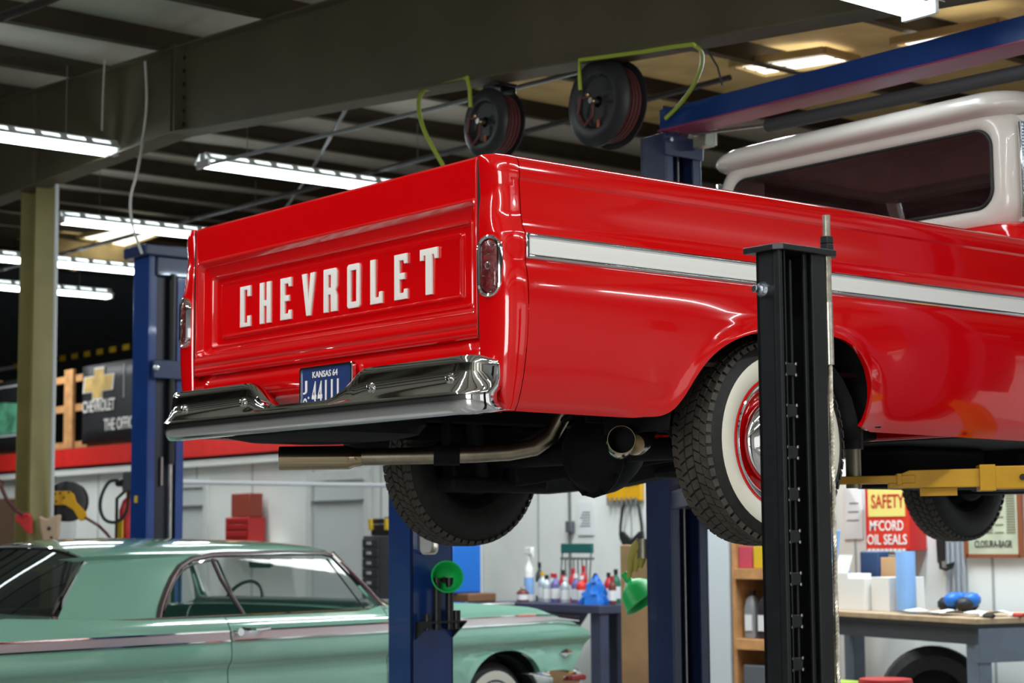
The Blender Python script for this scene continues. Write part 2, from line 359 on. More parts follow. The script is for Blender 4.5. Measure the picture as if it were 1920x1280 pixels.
# ---- hose reels under the rafter
def reel(cx,cy,cz,R,ztop_,lab,mirror=1):
    t=T('hose_reel',lab,'hose reel',(cx,cy,ztop_),group='hose reels under the rafter')
    for s,dx in ((-1,-.06),(1,.075)):
        B().lathe([(.03,0),(R*.55,0),(R*.62,s*.02),(R*.78,s*.022),(R*.95,s*.004),(R,-s*.004),(R,-s*.010),(R*.93,-s*.004),(.03,-s*.004)],(cx+dx,cy,cz),(1,0,0),36).build('disc',REELM,t)
    for k in range(5):
        B().lathe([(R*.86-.012,-.011),(R*.86,-.008),(R*.86+.003,0),(R*.86,.008),(R*.86-.012,.011)],(cx-.04+k*.024,cy,cz),(1,0,0),30).build('hose_wrap',MAROON,t)
    B().cyl((cx-.115,cy,cz),(cx+.115,cy,cz),.016,12).build('axle',STEEL,t)
    B().sph((cx-.12,cy+.01,cz+.03),.013).sph((cx-.115,cy-.03,cz-.01),.012).build('fitting',mat('brass',(.6,.42,.2),.3,1),t)
    B().tube([(cx-.11,cy+.02,cz+.02),(cx-.10,cy+.09,cz+.03),(cx-.09,cy+.12,cz-.05),(cx-.09,cy+.07,cz-.12),(cx-.10,cy,cz-.08),(cx-.10,cy-.005,cz-.02)],.010,8).build('inner_hose',MAROON,t)
    B().bb(cx+.10,cx+.118,cy-.06,cy+.06,cz-.05,ztop_-.01).bb(cx-.02,cx+.118,cy-.07,cy+.07,ztop_-.02,ztop_).build('bracket',BLACK,t,bevel=.003)
    B().bb(cx-.071,cx-.068,cy-.02,cy+.0,cz-R*.55-.02,cz-R*.55+.03).build('sticker',mat('sticker_rust',(.4,.1,.05),.5),t,smooth=0)
    return t
r1=(2.946,2.700,3.744); r2=(2.953,1.751,3.667)
reel(2.95,2.69,3.725,.195,zbot(2.69)-.014,'smaller black hose reel on the left, with a lime air hose')
reel(2.95,1.755,3.665,.235,zbot(1.75)-.014,'larger black hose reel beside the blue column top')
pipe('air_hose','lime air hose drooping from the rafter to behind the tailgate','hose',[(2.80,2.705,3.80),(2.79,2.70,3.90),(2.79,2.72,3.97),(2.842,2.817,3.989),(2.896,3.161,4.019)]+sm([(2.845,3.206,3.998),(2.771,3.148,3.913),(2.724,3.072,3.799),(2.700,2.979,3.671),(2.727,2.853,3.471),(2.753,2.842,3.397)]),.012,HOSEG)
pipe('air_hose','lime air hose along the rafter to the larger reel','hose',[(2.80,1.79,3.72),(2.79,1.785,3.80),(2.79,1.78,3.875),(2.783,1.322,3.819),(2.731,1.044,3.778),]+sm([(2.705,0.874,3.750),(2.807,0.921,3.741),(2.952,1.065,3.720),(3.068,1.236,3.677),(3.161,1.426,3.630),(3.178,1.550,3.580)]),.011,HOSEG)
pipe('hanging_wire','thin dark wire hanging below the rafter by the crossbeam','cable',[(2.826,0.904,3.753),(2.871,0.878,3.669),(2.894,0.871,3.579)],.005,RUBK)
# ---- two post lifts
def blue_col(t,x,y,sx,sy,h,m=BLUE,op=-1):
    # C channel column, open side faces op*Y
    B().bb(x,x+sx,y-op*0,y-op*.012,0,h).build('column_back',m,t,smooth=0,bevel=.003)
    for xx in (x,x+sx-.012): B().bb(xx,xx+.012,y,y+op*sy,0,h).build('column_side',m,t,smooth=0,bevel=.002)
    for xx in (x+.012,x+sx-.062): B().bb(xx,xx+.05,y+op*sy,y+op*(sy-.012),0,h).build('column_lip',m,t,smooth=0,bevel=.002)
    B().bb(x-.08,x+sx+.08,y-op*.1,y+op*(sy+.1),0,.025).build('base_plate',m,t,smooth=0)
lf=T('two_post_lift','blue two post lift with overhead crossbeam holding up the red pickup','lift',(3.28,1.62,0))
blue_col(lf,3.215,1.77,.27,.17,3.52,BLUED)
blue_col(lf,3.14,-2.0,.27,.22,3.52,BLUED,op=1)
B().bb(3.20,3.36,-2.0,1.62,3.53,3.64).build('crossbeam',BLUE,lf,smooth=0,bevel=.004)
B().bb(3.185,3.375,-2.0,1.62,3.522,3.530).build('crossbeam_flange',mat('beam_maroon',(.22,.03,.09),.4),lf,smooth=0)  # maroon strip paints the red reflection of the truck under the beam
for yc in (1.63,-1.78):
    B().bb(3.205,3.49,yc-.045,yc-.03,3.40,3.66).build('head_plate',BLUED,lf,smooth=0,bevel=.003)
hp=T('x');bpy.data.objects.remove(hp)
for x,z in ((3.235,3.595),(3.235,3.48),(3.40,3.60)):
    B().cyl((x,1.585,z),(x,1.565,z),.012,8).build('bolt',CHROME2,lf,smooth=0)
B().cyl((3.27,1.57,3.52),(3.27,1.57,3.62),.018,10).build('pulley_pin',CHROME2,lf)
for z in (3.52,3.57): B().cyl((3.34,1.565,z),(3.38,1.565,z),.022,12).build('pulley',CHROME2,lf)
B().bb(3.38,3.45,1.46,1.555,3.45,3.59).build('limit_switch_box',mat('switch_box',(.34,.36,.27),.4,.6),lf,bevel=.004)
for y in (1.50,1.525): B().bb(3.45,3.465,y-.04,y-.022,3.46,3.58).build('switch_plate',WHITE,lf)
for x in (3.32,3.37): B().cyl((x,1.66,.05),(x,1.66,3.5),.007,6).build('lift_cable',STEEL,lf)
B().cyl((3.3,1.48,3.50),(3.3,.95,3.455),.008,6).build('shutoff_rod',STEEL,lf)
B().cyl((3.3,.95,3.45),(3.3,-1.7,3.40),.034,14).build('shutoff_bar_pad',mat('foam_grey',(.045,.045,.048),.6),lf)
for yc in (1.58,-1.72): B().bb(3.24,3.46,yc-.10,yc+.06,1.80,2.4).build('carriage',BLUED,lf,smooth=0,bevel=.004)
# left blue column (far bay)
l2=T('lift_column','tall blue lift column at the left, behind the green car','lift',(2.95,6.44,0))
blue_col(l2,2.81,6.60,.29,.22,3.42,BLUE)
B().bb(2.76,3.14,6.34,6.68,3.42,3.50).build('head_cap',BLUED,l2,bevel=.01)
B().bb(2.86,3.5,6.36,6.44,3.28,3.42).build('head_arm',BLUED,l2,bevel=.01)
B().bb(2.83,3.16,6.33,6.37,2.55,2.68).build('strap_plate',BLUED,l2,bevel=.005); B().sph((2.84,6.32,2.62),.025).build('bolt',CHROME2,l2)
B().bb(2.88,3.04,6.40,6.46,.05,3.3).build('carriage_track',mat('track_dark',(.012,.014,.022),.4),l2)
B().cyl((2.99,6.37,.1),(2.99,6.37,1.95),.013,8).build('piston_rod',STEEL,l2); B().cyl((2.99,6.37,1.95),(2.99,6.37,3.3),.03,10).build('cylinder',BLACK,l2)
B().bb(2.803,2.81,6.50,6.545,1.68,1.73).build('yellow_sticker',YELP,l2,smooth=0,bevel=.01,label='yellow sticker')
B().cyl((2.93,6.385,1.80),(2.93,6.385,2.0),.012,6).build('release_pin',STEEL,l2)
# centre blue column (near bay)
l3=T('lift_column','blue lift column in front of the green car, with a silver tray','lift',(2.2,2.35,0))
cx,cy=2.13,2.36
B().bb(cx,cx+.265,cy,cy+.014,0,2.75).build('column_face',BLUE,l3,smooth=0,bevel=.004)
for xx in (cx,cx+.251): B().bb(xx,xx+.014,cy,cy+.20,0,2.75).build('column_side',BLUE,l3,smooth=0,bevel=.004)
B().bb(cx-.1,cx+.36,cy-.05,cy+.3,0,.025).build('base_plate',BLUE,l3,smooth=0)
b=B(); b.loops([[(cx+.09+p[0],cy-d,1.45+p[1]) for p in rr(0,0,h1,h2,.03)] for d,h1,h2 in ((0,.055,.11),(.03,.058,.113),(.03,.052,.107),(.006,.048,.103))]); b.build('magnetic_tray',mat('tray_steel',(.6,.6,.58),.25,.9),l3)
b=B(); b.bb(cx+.02,cx+.26,cy-.12,cy,.995,1.003).prism([(cx+.02,cy,.995),(cx+.02,cy-.12,.995),(cx+.02,cy,.91)],(.006,0,0)).prism([(cx+.254,cy,.995),(cx+.254,cy-.12,.995),(cx+.254,cy,.91)],(.006,0,0)); b.build('adapter_rack',BLACK,l3,smooth=0)
for x,hh in ((.055,.11),(.115,.36),(.195,.36),(.24,.13)): B().cyl((cx+x,cy-.06,.96),(cx+x,cy-.06,.96+hh*.72),.021,12).build('adapter_tube',BLACK,l3)
def funnel(c,ax,R,lab,lg):
    ax=Vector(ax).normalized()
    o=B().lathe([(R*.22,-R*1.25),(R*.30,-R*1.2),(R*.55,-R*1.05),(R*.85,-R*.75),(R*.98,-R*.1),(R*1.06,0),(R*1.06,R*.05),(R*.98,R*.05),(R*.92,-R*.05),(R*.80,-R*.7),(R*.5,-R*1.0),(R*.2,-R*1.1)],c,ax,28).build('funnel',FUN)
    tag(o,lab,'funnel','green funnels on the lift columns')
    B().cyl(Vector(c)-ax*R*1.2,Vector(c)-ax*R*1.75,R*.2,10).build('spout',FUN,o)
    B().cyl(Vector(c)-ax*R*1.0,Vector(c)-ax*R*1.0+Vector((.02,.12 if lg==0 and c[0]<3 else -.16,0)),.015,8).build('magnet_mount',RUBK,o)
    return o
funnel((cx+.135,cy-.12,1.225),(-.45,-.86,.22),.078,'green plastic funnel stuck on the centre blue column, mouth towards us',0)
funnel((3.30,1.895,1.08),(.25,-.55,-.80),.105,'green plastic funnel seen side on against the right blue column',0)
# ---- black four post column, close
xp,yp=-.005,-2.085
HB=2.135
bl=T('black_lift_column','black four post lift column in front of the pickup rear wheel','lift',(xp+.08,yp+.04,0))
B().bb(xp,xp+.168,yp+.072,yp+.085,0,HB).build('column_back',BLACK,bl,smooth=0,bevel=.002)
B().bb(xp,xp+.008,yp+.025,yp+.085,0,HB).build('column_side',BLACK,bl,smooth=0,bevel=.002)
B().bb(xp-.006,xp+.006,yp+.0,yp+.018,0,HB).bb(xp,xp+.008,yp+.018,yp+.03,0,HB).build('column_lip',BLACK,bl,smooth=0,bevel=.002)
B().bb(xp+.016,xp+.019,yp+.002,yp+.03,0,HB).build('guide_strip',BLACK,bl,smooth=0,bevel=.001)
B().bb(xp+.160,xp+.168,yp,yp+.085,0,HB).bb(xp+.118,xp+.160,yp,yp+.008,0,HB).bb(xp+.10,xp+.112,yp+.012,yp+.02,0,HB).build('column_front',BLACK,bl,smooth=0,bevel=.002)
B().bb(xp+.022,xp+.030,yp+.012,yp+.018,0,HB-.02).bb(xp+.046,xp+.053,yp+.012,yp+.018,0,HB-.02).build('ladder_rail',BLACK,bl,smooth=0,bevel=.001)
rg=None
for k in range(16):
    z=1.835-.1045*k
    if z<.1: break
    if rg is None:
        rg=B().bb(xp+.017,xp+.056,yp+.006,yp+.016,z-.016,z+.016).build('ladder_rung',BLACK,bl,smooth=0,bevel=.002)
        for sx in (.019,.054):
            for sz in (-.014,.014): B().sph((xp+sx,yp+.005,z+sz),.004,6,(1,.8,1.4)).build('weld_bead',mat('weld',(.06,.06,.06),.2,.5),rg)
        z0=z
    else:
        o=rg.copy(); C.objects.link(o); o.location=(0,0,z-z0)
        for ch in rg.children: c2=ch.copy(); C.objects.link(c2); c2.parent=o
pl=[(xp-.016,yp+.115),(xp-.016,yp+.012),(xp+.0,yp-.012),(xp+.20,yp-.012),(xp+.225,yp+.012),(xp+.225,yp+.115)]
B().prism([(x,y,HB) for x,y in pl],(0,0,.016)).build('top_plate',BLACK,bl,smooth=0,bevel=.002)
B().bb(xp-.06,xp+.24,yp-.05,yp+.15,0,.02).build('base_plate',BLACK,bl,smooth=0)
sb=B().cyl((xp,yp+.062,2.04),(xp-.016,yp+.062,2.04),.015,6).cyl((xp-.016,yp+.062,2.04),(xp-.034,yp+.062,2.04),.0095,12).build('bolt',CHROME2,bl,smooth=20,bevel=.001)
B().cyl((xp,yp+.062,2.04),(xp-.004,yp+.062,2.04),.020,16).build('washer',CHROME2,bl)
for x in (.06,.095): B().lathe([(0,.008),(.008,.007),(.012,0)],(xp+x,yp+.072,2.045),(0,-1,0),12).build('bolt_head',BLACK,bl)
rx,ry=xp+.189,yp+.010
b=B(); prof=[]
z=HB-.16
while z<HB+.108: prof+= [(.0092,z),(.0105,z+.0011),(.0092,z+.0022)]; z+=.0024
b.lathe(prof+[(0,z)],(rx,ry,0),(0,0,1),14); b.build('threaded_rod',mat('zinc',(.62,.60,.52),.3,.85,noise=.2,nscale=60),bl,smooth=30)
B().cyl((rx,ry,HB+.016),(rx,ry,HB+.032),.019,6).build('nut',BLACK,bl,smooth=20,bevel=.001); B().cyl((rx,ry,HB+.034),(rx,ry,HB+.052),.019,6).build('nut',BLACK,bl,smooth=20,bevel=.001)
B().cyl((rx,ry,HB-.28),(rx,ry,HB-.12),.0115,14).cyl((rx,ry,HB-.165),(rx,ry,HB-.16),.0125,14).build('cable_ferrule',mat('zinc',(.62,.60,.52),.3,.85),bl)
cable=B()
for s in range(6):
    pts=[]
    for i in range(390):
        z=HB-.28-i*.00475; a=2*PI*s/6-i*.48
        pts.append((rx+.0043*math.cos(a),ry+.0043*math.sin(a),z))
    cable.tube(pts,.0026,5,cap=False)
tag(cable.build('steel_cable',mat('cable_steel',(.60,.56,.46),.35,.8,noise=.3,nscale=80),bl),label=None)
# ------------------------------------------------------------------ the pickup
TR=T('pickup_truck','red and white classic pickup truck raised on the lift, tail towards us','truck',(1.25,0,1.38))
PZ=np.array([1.76,1.797,1.82,1.86,1.90,1.95,2.0,2.06,2.12,2.18,2.225,2.245,2.252,2.330,2.338,2.35,2.372,2.378,2.40,2.45,2.498,2.506,2.53,2.555,2.566,2.575])
PY=np.array([.905,.932,.947,.962,.974,.984,.992,.998,1.001,.999,.992,.987,.986,.986,.984,.976,.972,.968,.966,.963,.959,.963,.962,.957,.950,.938])
def Ys(z): return float(np.interp(z,PZ,PY))
def side_skin(name,xa,xb,zbottom,arch,sg,top=2.575,m=RED,zb2=None,roll=True,flare=.012,zmid=2.16,lean=0,nx=14,parent=None):
    """outer side panel with a wheel arch cut out; arch is a list of (x,z) from rear to front"""
    zb2=zbottom if zb2 is None else zb2
    zbf=lambda x: zbottom+(zb2-zbottom)*(x-xa)/(xb-xa)
    cols=[]
    if arch:
        A=[Vector((a,b)) for a,b in arch]
        # refine the arch with a catmull rom
        pts=[]
        for i in range(len(A)-1):
            p0,p1,p2,p3=A[max(i-1,0)],A[i],A[i+1],A[min(i+2,len(A)-1)]
            for k in range(5):
                t=k/5; pts.append(.5*((2*p1)+(-p0+p2)*t+(2*p0-5*p1+4*p2-p3)*t*t+(-p0+3*p1-3*p2+p3)*t**3))
        pts.append(A[-1])
        xs0,xs1=A[0].x,A[-1].x
        for i in range(nx): x=xa+(xs0-xa)*i/nx; cols.append((x,x,zbf(x),0))
        n=len(pts)-1
        for i,p in enumerate(pts):
            xt=xs0+(xs1-xs0)*i/n; cols.append((.45*xt+.55*p.x if 0<i<n else p.x,p.x,p.y,1))
        for i in range(1,nx+1): x=xs1+(xb-xs1)*i/nx; cols.append((x,x,zbf(x),0))
        AP=np.array([[p.x,p.y] for p in pts])
    else:
        for i in range(nx*2+1): x=xa+(xb-xa)*i/(nx*2); cols.append((x,x,zbf(x),0))
        AP=None
    zs=[z for z in PZ[::-1] if z<=top+1e-6 and z>zmid]
    zr_=[]
    for a,b_ in zip(zs[:-1],zs[1:]):
        zr_+= [a,(a+b_)/2] if a-b_>.02 else [a]
    zr_.append(zs[-1])
    rows=[]
    if roll:
        rows.append([(c[0],-(Ys(2.575)-.055),2.48) for c in cols]); rows.append([(c[0],-(Ys(2.575)-.050),2.572) for c in cols]); rows.append([(c[0],-(Ys(2.575)-.012),2.580) for c in cols])
    for z in zr_: rows.append([(c[0],-Ys(z),z) for c in cols])
    def out(x,z):
        if AP is None: return 0
        d=float(np.min(np.hypot(AP[:,0]-x,AP[:,1]-z))); return flare*math.exp(-(d/.035)**2)+.006*math.exp(-(d/.10)**2)
    ns=18
    for k in range(1,ns+1):
        t=k/ns; r=[]
        for xt,bx,bz,a in cols:
            z=zmid+(bz-zmid)*t; x=xt+(bx-xt)*t
            r.append((x,-(Ys(z)+out(x,z)),z))
        rows.append(r)
    last=rows[-1]; rows.append([(x,y+.012,z+(.004 if c[3]==0 else .0)) for (x,y,z),c in zip(last,cols)]); rows.append([(x,y+.022,z+.005) for (x,y,z),c in zip(last,cols)])
    rows=[[(x+lean*(2.3-z),y*-sg*-1 if sg<0 else -y,z) for x,y,z in r] for r in rows]
    rows=[[(x,-abs(y)*1.0 if sg<0 else abs(y),z) for x,y,z in r] for r in rows]
    b=B().grid(rows,flip=(sg>0)); return b.build(name,m,parent or TR,smooth=28)
ARCH=[(.60,1.797),(.67,1.803),(.715,1.825),(.748,1.865),(.785,1.925),(.835,1.985),(.905,2.035),(1.0,2.075),(1.12,2.098),(1.26,2.106),(1.40,2.104),(1.50,2.092),(1.575,2.06),(1.63,2.005),(1.663,1.94),(1.675,1.88),(1.672,1.835),(1.662,1.80)]
for sg in (-1,1):
    side_skin('bed_side',.082,2.69,1.797,ARCH,sg,zb2=1.778)
    # corner post that wraps from the side round to the tailgate gap
    rows=[]
    zz=[2.48,2.572,2.580]+list(PZ[::-1][:-1])
    zz2=[]
    for a,b_ in zip(zz[:-1],zz[1:]):
        zz2.append(a)
        if a>b_ and a-b_>.025: zz2.append((a+b_)/2)
    zz2.append(zz[-1])
    def rx(z): return float(np.interp(z,[1.76,1.80,1.86,1.95,2.1,2.34,2.40,2.45,2.49,2.55,2.575,2.58],[.055,.03,.012,.004,0,.0,.002,.008,.007,.002,.0,.004]))
    for i,z in enumerate(zz2):
        Y=Ys(min(z,2.575)) if i>2 else Ys(2.575)-(.055,.050,.012)[i]
        r=.075 if i>2 else .06
        row=[(.079,Y),(.075,Y)]
        for k in range(1,9):
            a=PI/2*k/8; row.append((.075-.075*math.sin(a)+rx(z)*math.sin(a),Y-r+r*math.cos(a)))
        row+= [(rx(z),(Y-r+.858)/2),(rx(z)+.001,.861),(rx(z)+.005,.8575),(rx(z)+.06,.8575)]
        rows.append([(x,sg*y,z) for x,y in row])
    rows=rows[2:]
    B().grid(rows,flip=(sg<0)).build('corner_post',RED,TR,smooth=30)
    # tail light
    tc=(.913,2.232)
    def TLr(pts):
        a=math.radians(13)
        return [(.012+(x)*math.cos(a)+(abs(y)-tc[0])*math.sin(a),sg*(tc[0]-x*math.sin(a)+(abs(y)-tc[0])*math.cos(a)),z) for x,y,z in pts]
    b=B(); b.loops([TLr(rrX(x,sg*tc[0],tc[1],h1,h2,r,8)) for x,h1,h2,r in ((.03,.045,.095,.041),(-.010,.046,.096,.043),(-.020,.044,.094,.041),(-.022,.040,.090,.037),(-.019,.033,.084,.031),(-.010,.032,.083,.030))],cap1=False)
    lt=b.build('tail_light',CHROME,TR,smooth=40)
    b=B(); b.loops([TLr(rrX(x,sg*tc[0],tc[1],h1,h2,r,8)) for x,h1,h2,r in ((-.010,.033,.083,.030),(-.016,.031,.080,.028),(-.021,.021,.074,.020),(-.023,.008,.06,.008))]); ln=b.build('lens',LENS,lt,smooth=60)
    for k in range(9): 
        z=tc[1]-.062+k*.0155
        if abs(z-tc[1])>.012: B().cyl(*TLr([(-.020,sg*(tc[0]-.024),z),(-.020,sg*(tc[0]+.024),z)]),.0022,6).build('lens_rib',LENS,lt)
    B().lathe([(.010,-.002),(.012,.003),(.009,.004),(.008,.001),(0,.001)],TLr([(-.022,sg*tc[0],tc[1])])[0],(-.97,sg*.22,0),16).build('reflector_ring',CHROME,lt)
    # side moulding
    def strip(name,z0,z1,bul,m,x0=.088,x1=2.53):
        rows=[]
        for k in range(7):
            t=k/6; z=z0+(z1-z0)*t; rows.append([(x,sg*(Ys(2.29)+.004+bul*math.sin(PI*t)*(.3 if i in(0,n_-1) else 1)),z) for i,x in enumerate(xx)])
        rows=[[(x,sg*(Ys(2.29)-.004),z0) for x in xx]]+rows+[[(x,sg*(Ys(2.29)-.004),z1) for x in xx]]
        return B().grid(rows,flip=(sg>0)).build(name,m,TR,smooth=60)
    xx=[.086,.092]+list(np.linspace(.11,2.688,12)); n_=len(xx)
    strip('moulding_insert',2.270,2.320,.001,WHITE)
    strip('upper_moulding',2.318,2.334,.009,CHROME); strip('lower_moulding',2.254,2.271,.007,CHROME)
    B().bb(.080,.092,sg*(Ys(2.29)-.002),sg*(Ys(2.29)+.010),2.254,2.334).build('moulding_end',CHROME,TR,bevel=.003)
# bed floor, inner panels, front wall
B().bb(.05,2.53,-.86,.86,1.985,2.0).build('bed_floor',mat('bed_dark',(.05,.01,.01),.5),TR,smooth=0)
for sg in (-1,1): B().bb(.07,2.53,sg*.875,sg*.885,2.135,2.50).build('inner_bed_side',RED,TR,smooth=0)
for sg in (-1,1): B().bb(.66,1.78,sg*.60,sg*.955,2.118,2.13).bb(.66,1.78,sg*.60,sg*.612,1.80,2.12).bb(1.75,1.78,sg*.60,sg*.94,1.80,2.12).build('wheel_tub',UNDER,TR,smooth=0)
B().bb(2.50,2.54,-.93,.93,1.80,2.56).build('bed_front_panel',RED,TR,bevel=.01)
# inner wheel housings (dark)
for sg in (-1,1):
    for xc in (1.2,):
        rows=[]
        for k in range(17):
            a=PI*k/16; rows.append([(xc-.47*math.cos(a),sg*y,1.76+.36*math.sin(a)) for y in (.93,.62)])
        B().grid(rows).build('wheel_housing',UNDER,TR,smooth=60,solid=.004)
    B().bb(.08,2.52,sg*.60,sg*.62,1.86,2.0).build('inner_skirt',UNDER,TR,smooth=0)
# tailgate: nested pressed panels
TX=.012
def TG(x,y0,y1,z0,z1,r): return [(x+TX,p[0],p[1]) for p in rr((y0+y1)/2,(z0+z1)/2,(y1-y0)/2,(z1-z0)/2,r,5)]
b=B(); h=.8475
L_=[TG(.045,-h,h,2.022,2.578,.006),TG(.0,-h,h,2.022,2.580,.006),TG(-.006,-h+.004,h-.004,2.026,2.572,.006)]
L_+=[TG(-.006,-h+.006,h-.006,2.03,2.545,.008),TG(-.002,-h+.008,h-.008,2.055,2.50,.01),
 TG(-.001,-h+.010,h-.010,2.088,2.454,.016),TG(-.005,-h+.0115,h-.0115,2.0905,2.4515,.017),TG(-.0065,-h+.014,h-.014,2.094,2.448,.018),TG(-.005,-h+.0165,h-.0165,2.0975,2.4445,.019),TG(.001,-h+.019,h-.019,2.101,2.441,.020),TG(.018,-h+.024,h-.024,2.108,2.431,.02),
 TG(.028,-.785,.785,2.122,2.400,.015),TG(.025,-.782,.782,2.125,2.397,.014),TG(.0245,-.777,.777,2.129,2.393,.014),TG(.028,-.773,.773,2.133,2.389,.012),TG(.042,-.767,.767,2.139,2.383,.012),
 TG(.043,-.728,.728,2.156,2.368,.012),TG(.036,-.725,.725,2.159,2.365,.012),TG(.0325,-.722,.722,2.162,2.362,.012),TG(.0325,-.719,.719,2.165,2.359,.012),TG(.036,-.710,.710,2.170,2.352,.01)]
b.loops(L_); tg=b.build('tailgate',RED,TR,smooth=26,bevel=.0025)
for sg in (-1,1): B().bb(.009,.014,sg*.8465,sg*.860,2.02,2.57).build('tailgate_seal',RUBK,TR,smooth=0)  # black strip added so the gap beside the tailgate looks shaded
# folded roll along the tailgate foot
rows=[]
for y in (-.846,.846): rows.append([(TX+x,y,z) for x,z in ((.0,2.10),(-.005,2.092),(-.010,2.075),(-.009,2.062),(-.004,2.056),(-.008,2.048),(-.009,2.036),(-.002,2.025),(.02,2.022))])
B().grid(rows).build('tailgate_roll',RED,tg,smooth=50)
# raised letters
def poly_letter(ch):
    s=.17; H=1.0; W=.46  # stroke, height, width (units of letter height)
    e=.05
    if ch=='C': return [[(0,0),(W,0),(W,.26),(W-s*.75,.26),(W-s*.75,s*.55),(s,s*.55),(s,H-s*.55),(W-s*.75,H-s*.55),(W-s*.75,.74),(W,.74),(W,H),(0,H)]]
    if ch=='H': return [[(0,0),(s,0),(s,.42),(W-s+.02,.42),(W-s+.02,0),(W+.02,0),(W+.02,H),(W-s+.02,H),(W-s+.02,.56),(s,.56),(s,H),(0,H)]]
    if ch=='E': return [[(0,0),(W,0),(W,.22),(W-.10,.22),(W-.12,.14),(s,.14),(s,.44),(W-.1,.44),(W-.1,.58),(s,.58),(s,.86),(W-.12,.86),(W-.10,.78),(W,.78),(W,H),(0,H)]]
    if ch=='V': return [[(.21,0),(.37,0),(.56,H),(.38,H),(.29,.30),(.20,H),(.02,H)]]
    if ch=='R': return [[(0,0),(s,0),(s,.40),(.29,.40),(.30,0),(.53,0),(.53,.36),(.47,.49),(.53,.60),(.53,H-.08),(.47,H),(0,H)],[(s,.56),(.30,.56),(.30,.86),(s,.86)]]
    if ch=='O': return [[(.05,0),(W-.03,0),(W+.02,.05),(W+.02,H-.05),(W-.03,H),(.05,H),(0,H-.05),(0,.05)],[(s-.05,.14),(s-.05,.86),(W+.07-s,.86),(W+.07-s,.14)]]
    if ch=='L': return [[(0,0),(W-.02,0),(W-.02,.26),(W-.12,.26),(W-.14,.14),(s,.14),(s,H),(0,H)]]
    if ch=='T': return [[(.20,0),(.42,0),(.42,.86),(.50,.86),(.52,.76),(.62,.76),(.62,H),(0,H),(0,.76),(.10,.76),(.12,.86),(.20,.86)]]
LH=.148
for i,(ch,yc) in enumerate(zip('CHEVROLET',(.545,.411,.274,.139,.001,-.141,-.275,-.410,-.549))):
    cu=bpy.data.curves.new('l','CURVE'); cu.dimensions='2D'; cu.fill_mode='BOTH'; cu.extrude=.0022; cu.bevel_depth=.0018; cu.bevel_resolution=2; cu.offset=-.0015
    for pl_ in poly_letter(ch):
        sp=cu.splines.new('POLY'); sp.points.add(len(pl_)-1)
        for k,(x,y) in enumerate(pl_): sp.points[k].co=((x-.27)*LH,y*LH,0,1)
        sp.use_cyclic_u=True
    o=bpy.data.objects.new('l',cu); C.objects.link(o); bpy.context.view_layer.update()
    ev=o.evaluated_get(bpy.context.evaluated_depsgraph_get()); me=ev.to_mesh()
    vs=[v.co.copy() for v in me.vertices]; fs=[tuple(p.vertices) for p in me.polygons]; ev.to_mesh_clear(); bpy.data.objects.remove(o); bpy.data.curves.remove(cu)
    for grow,dx,mt,nm in ((1.0,0,LETTER,'letter'),):
        B().add([(TX+.033-v.z-dx,yc-v.x,2.187+v.y) for v in vs],fs).build(nm,mt,tg,smooth=30,label='raised white letter %s'%ch)
    x0,x1=min(v.x for v in vs),max(v.x for v in vs)
# sill below the tailgate
rows=[]
for y in np.linspace(-.857,.857,18):
    rows.append([(x,y,z) for x,z in ((.035,2.03),(.030,2.016),(.022,2.005),(.016,1.985),(.018,1.955),(.03,1.925),(.05,1.905),(.07,1.89),(.10,1.885))])
B().grid(rows).build('rear_sill',RED,TR,smooth=50,solid=.003)
# licence plate
PYC=-.048
lp=B().loops([rrX(x,PYC,1.920,h1,h2,.012,5) for x,h1,h2 in ((.006,.157,.080),(-.008,.158,.081),(-.011,.156,.079),(-.011,.149,.072),(-.006,.148,.071))],cap0=True,cap1=False).build('licence_plate_frame',CHROME,TR,smooth=35)
pb=B().loops([rrX(x,PYC,1.920,.15,.073,.01,5) for x in (-.004,-.007)],cap0=True).build('plate',PLATEB,lp,smooth=30)
ux,uz=(0,-1,0),(0,0,1)
def pt(s,y,z,w,h): return text('plate_text',s,(-.0075,y+PYC,z),w,h,ux,uz,LETTER,lp,.001)
pt('KANSAS 64',.005,1.971,.150,.022); pt('J',.125,1.931,.026,.046); pt('O',.125,1.872,.026,.046)
for i,ch in enumerate('44111'): pt(ch,.070-.0335*i-(.002*i),1.905,.027 if ch=='4' else .009,.088)
B().cyl((-.006,.103+PYC,1.895),(-.009,.103+PYC,1.895),.004,8).build('plate_text',LETTER,lp)
# chrome rear bumper
def sec(y):
    ay=abs(y); hw=.938; bx=0
    if ay>.85: t=(ay-.85)/(hw-.85); bx=.085*(1-math.sqrt(max(0,1-t*t*.99)))
    # top edge dips for the plate
    if ay<.165: zt=1.872
    elif ay<.36: t=(ay-.165)/.195; zt=1.872+.090*(t*t*(3-2*t))
    else: zt=1.962
    e=max(0,(ay-.89)/.048); zt-=.020*e*e; zb=1.787+.012*e*e; zk=1.850
    X0=-.100+bx
    pts=[(X0+.075,zt-.006),(X0+.055,zt),(X0+.042,zt-.001),(X0+.036,zt-.008)]
    f=(zt-zk)/.104
    for u,dx in ((.80,.034),(.6,.032),(.4,.028),(.2,.018),(.1,.008)): pts.append((X0+dx*min(1,f+.12),zk+(zt-zk)*u))
    pts+=[(X0+.001,zk+.003),(X0-.003,zk-.002),(X0-.003,zk-.012),(X0-.001,zk-.03),(X0+.006,zb+.015),(X0+.014,zb+.004),(X0+.024,zb),(X0+.07,zb+.002)]
    return [(x,y,z) for x,z in pts]
ys_=[-.938,-.936,-.932,-.926,-.918,-.905,-.89,-.87,-.85]+list(np.linspace(-.82,.82,63))+[.85,.87,.89,.905,.918,.926,.932,.936,.938]
rows=[sec(y) for y in ys_]
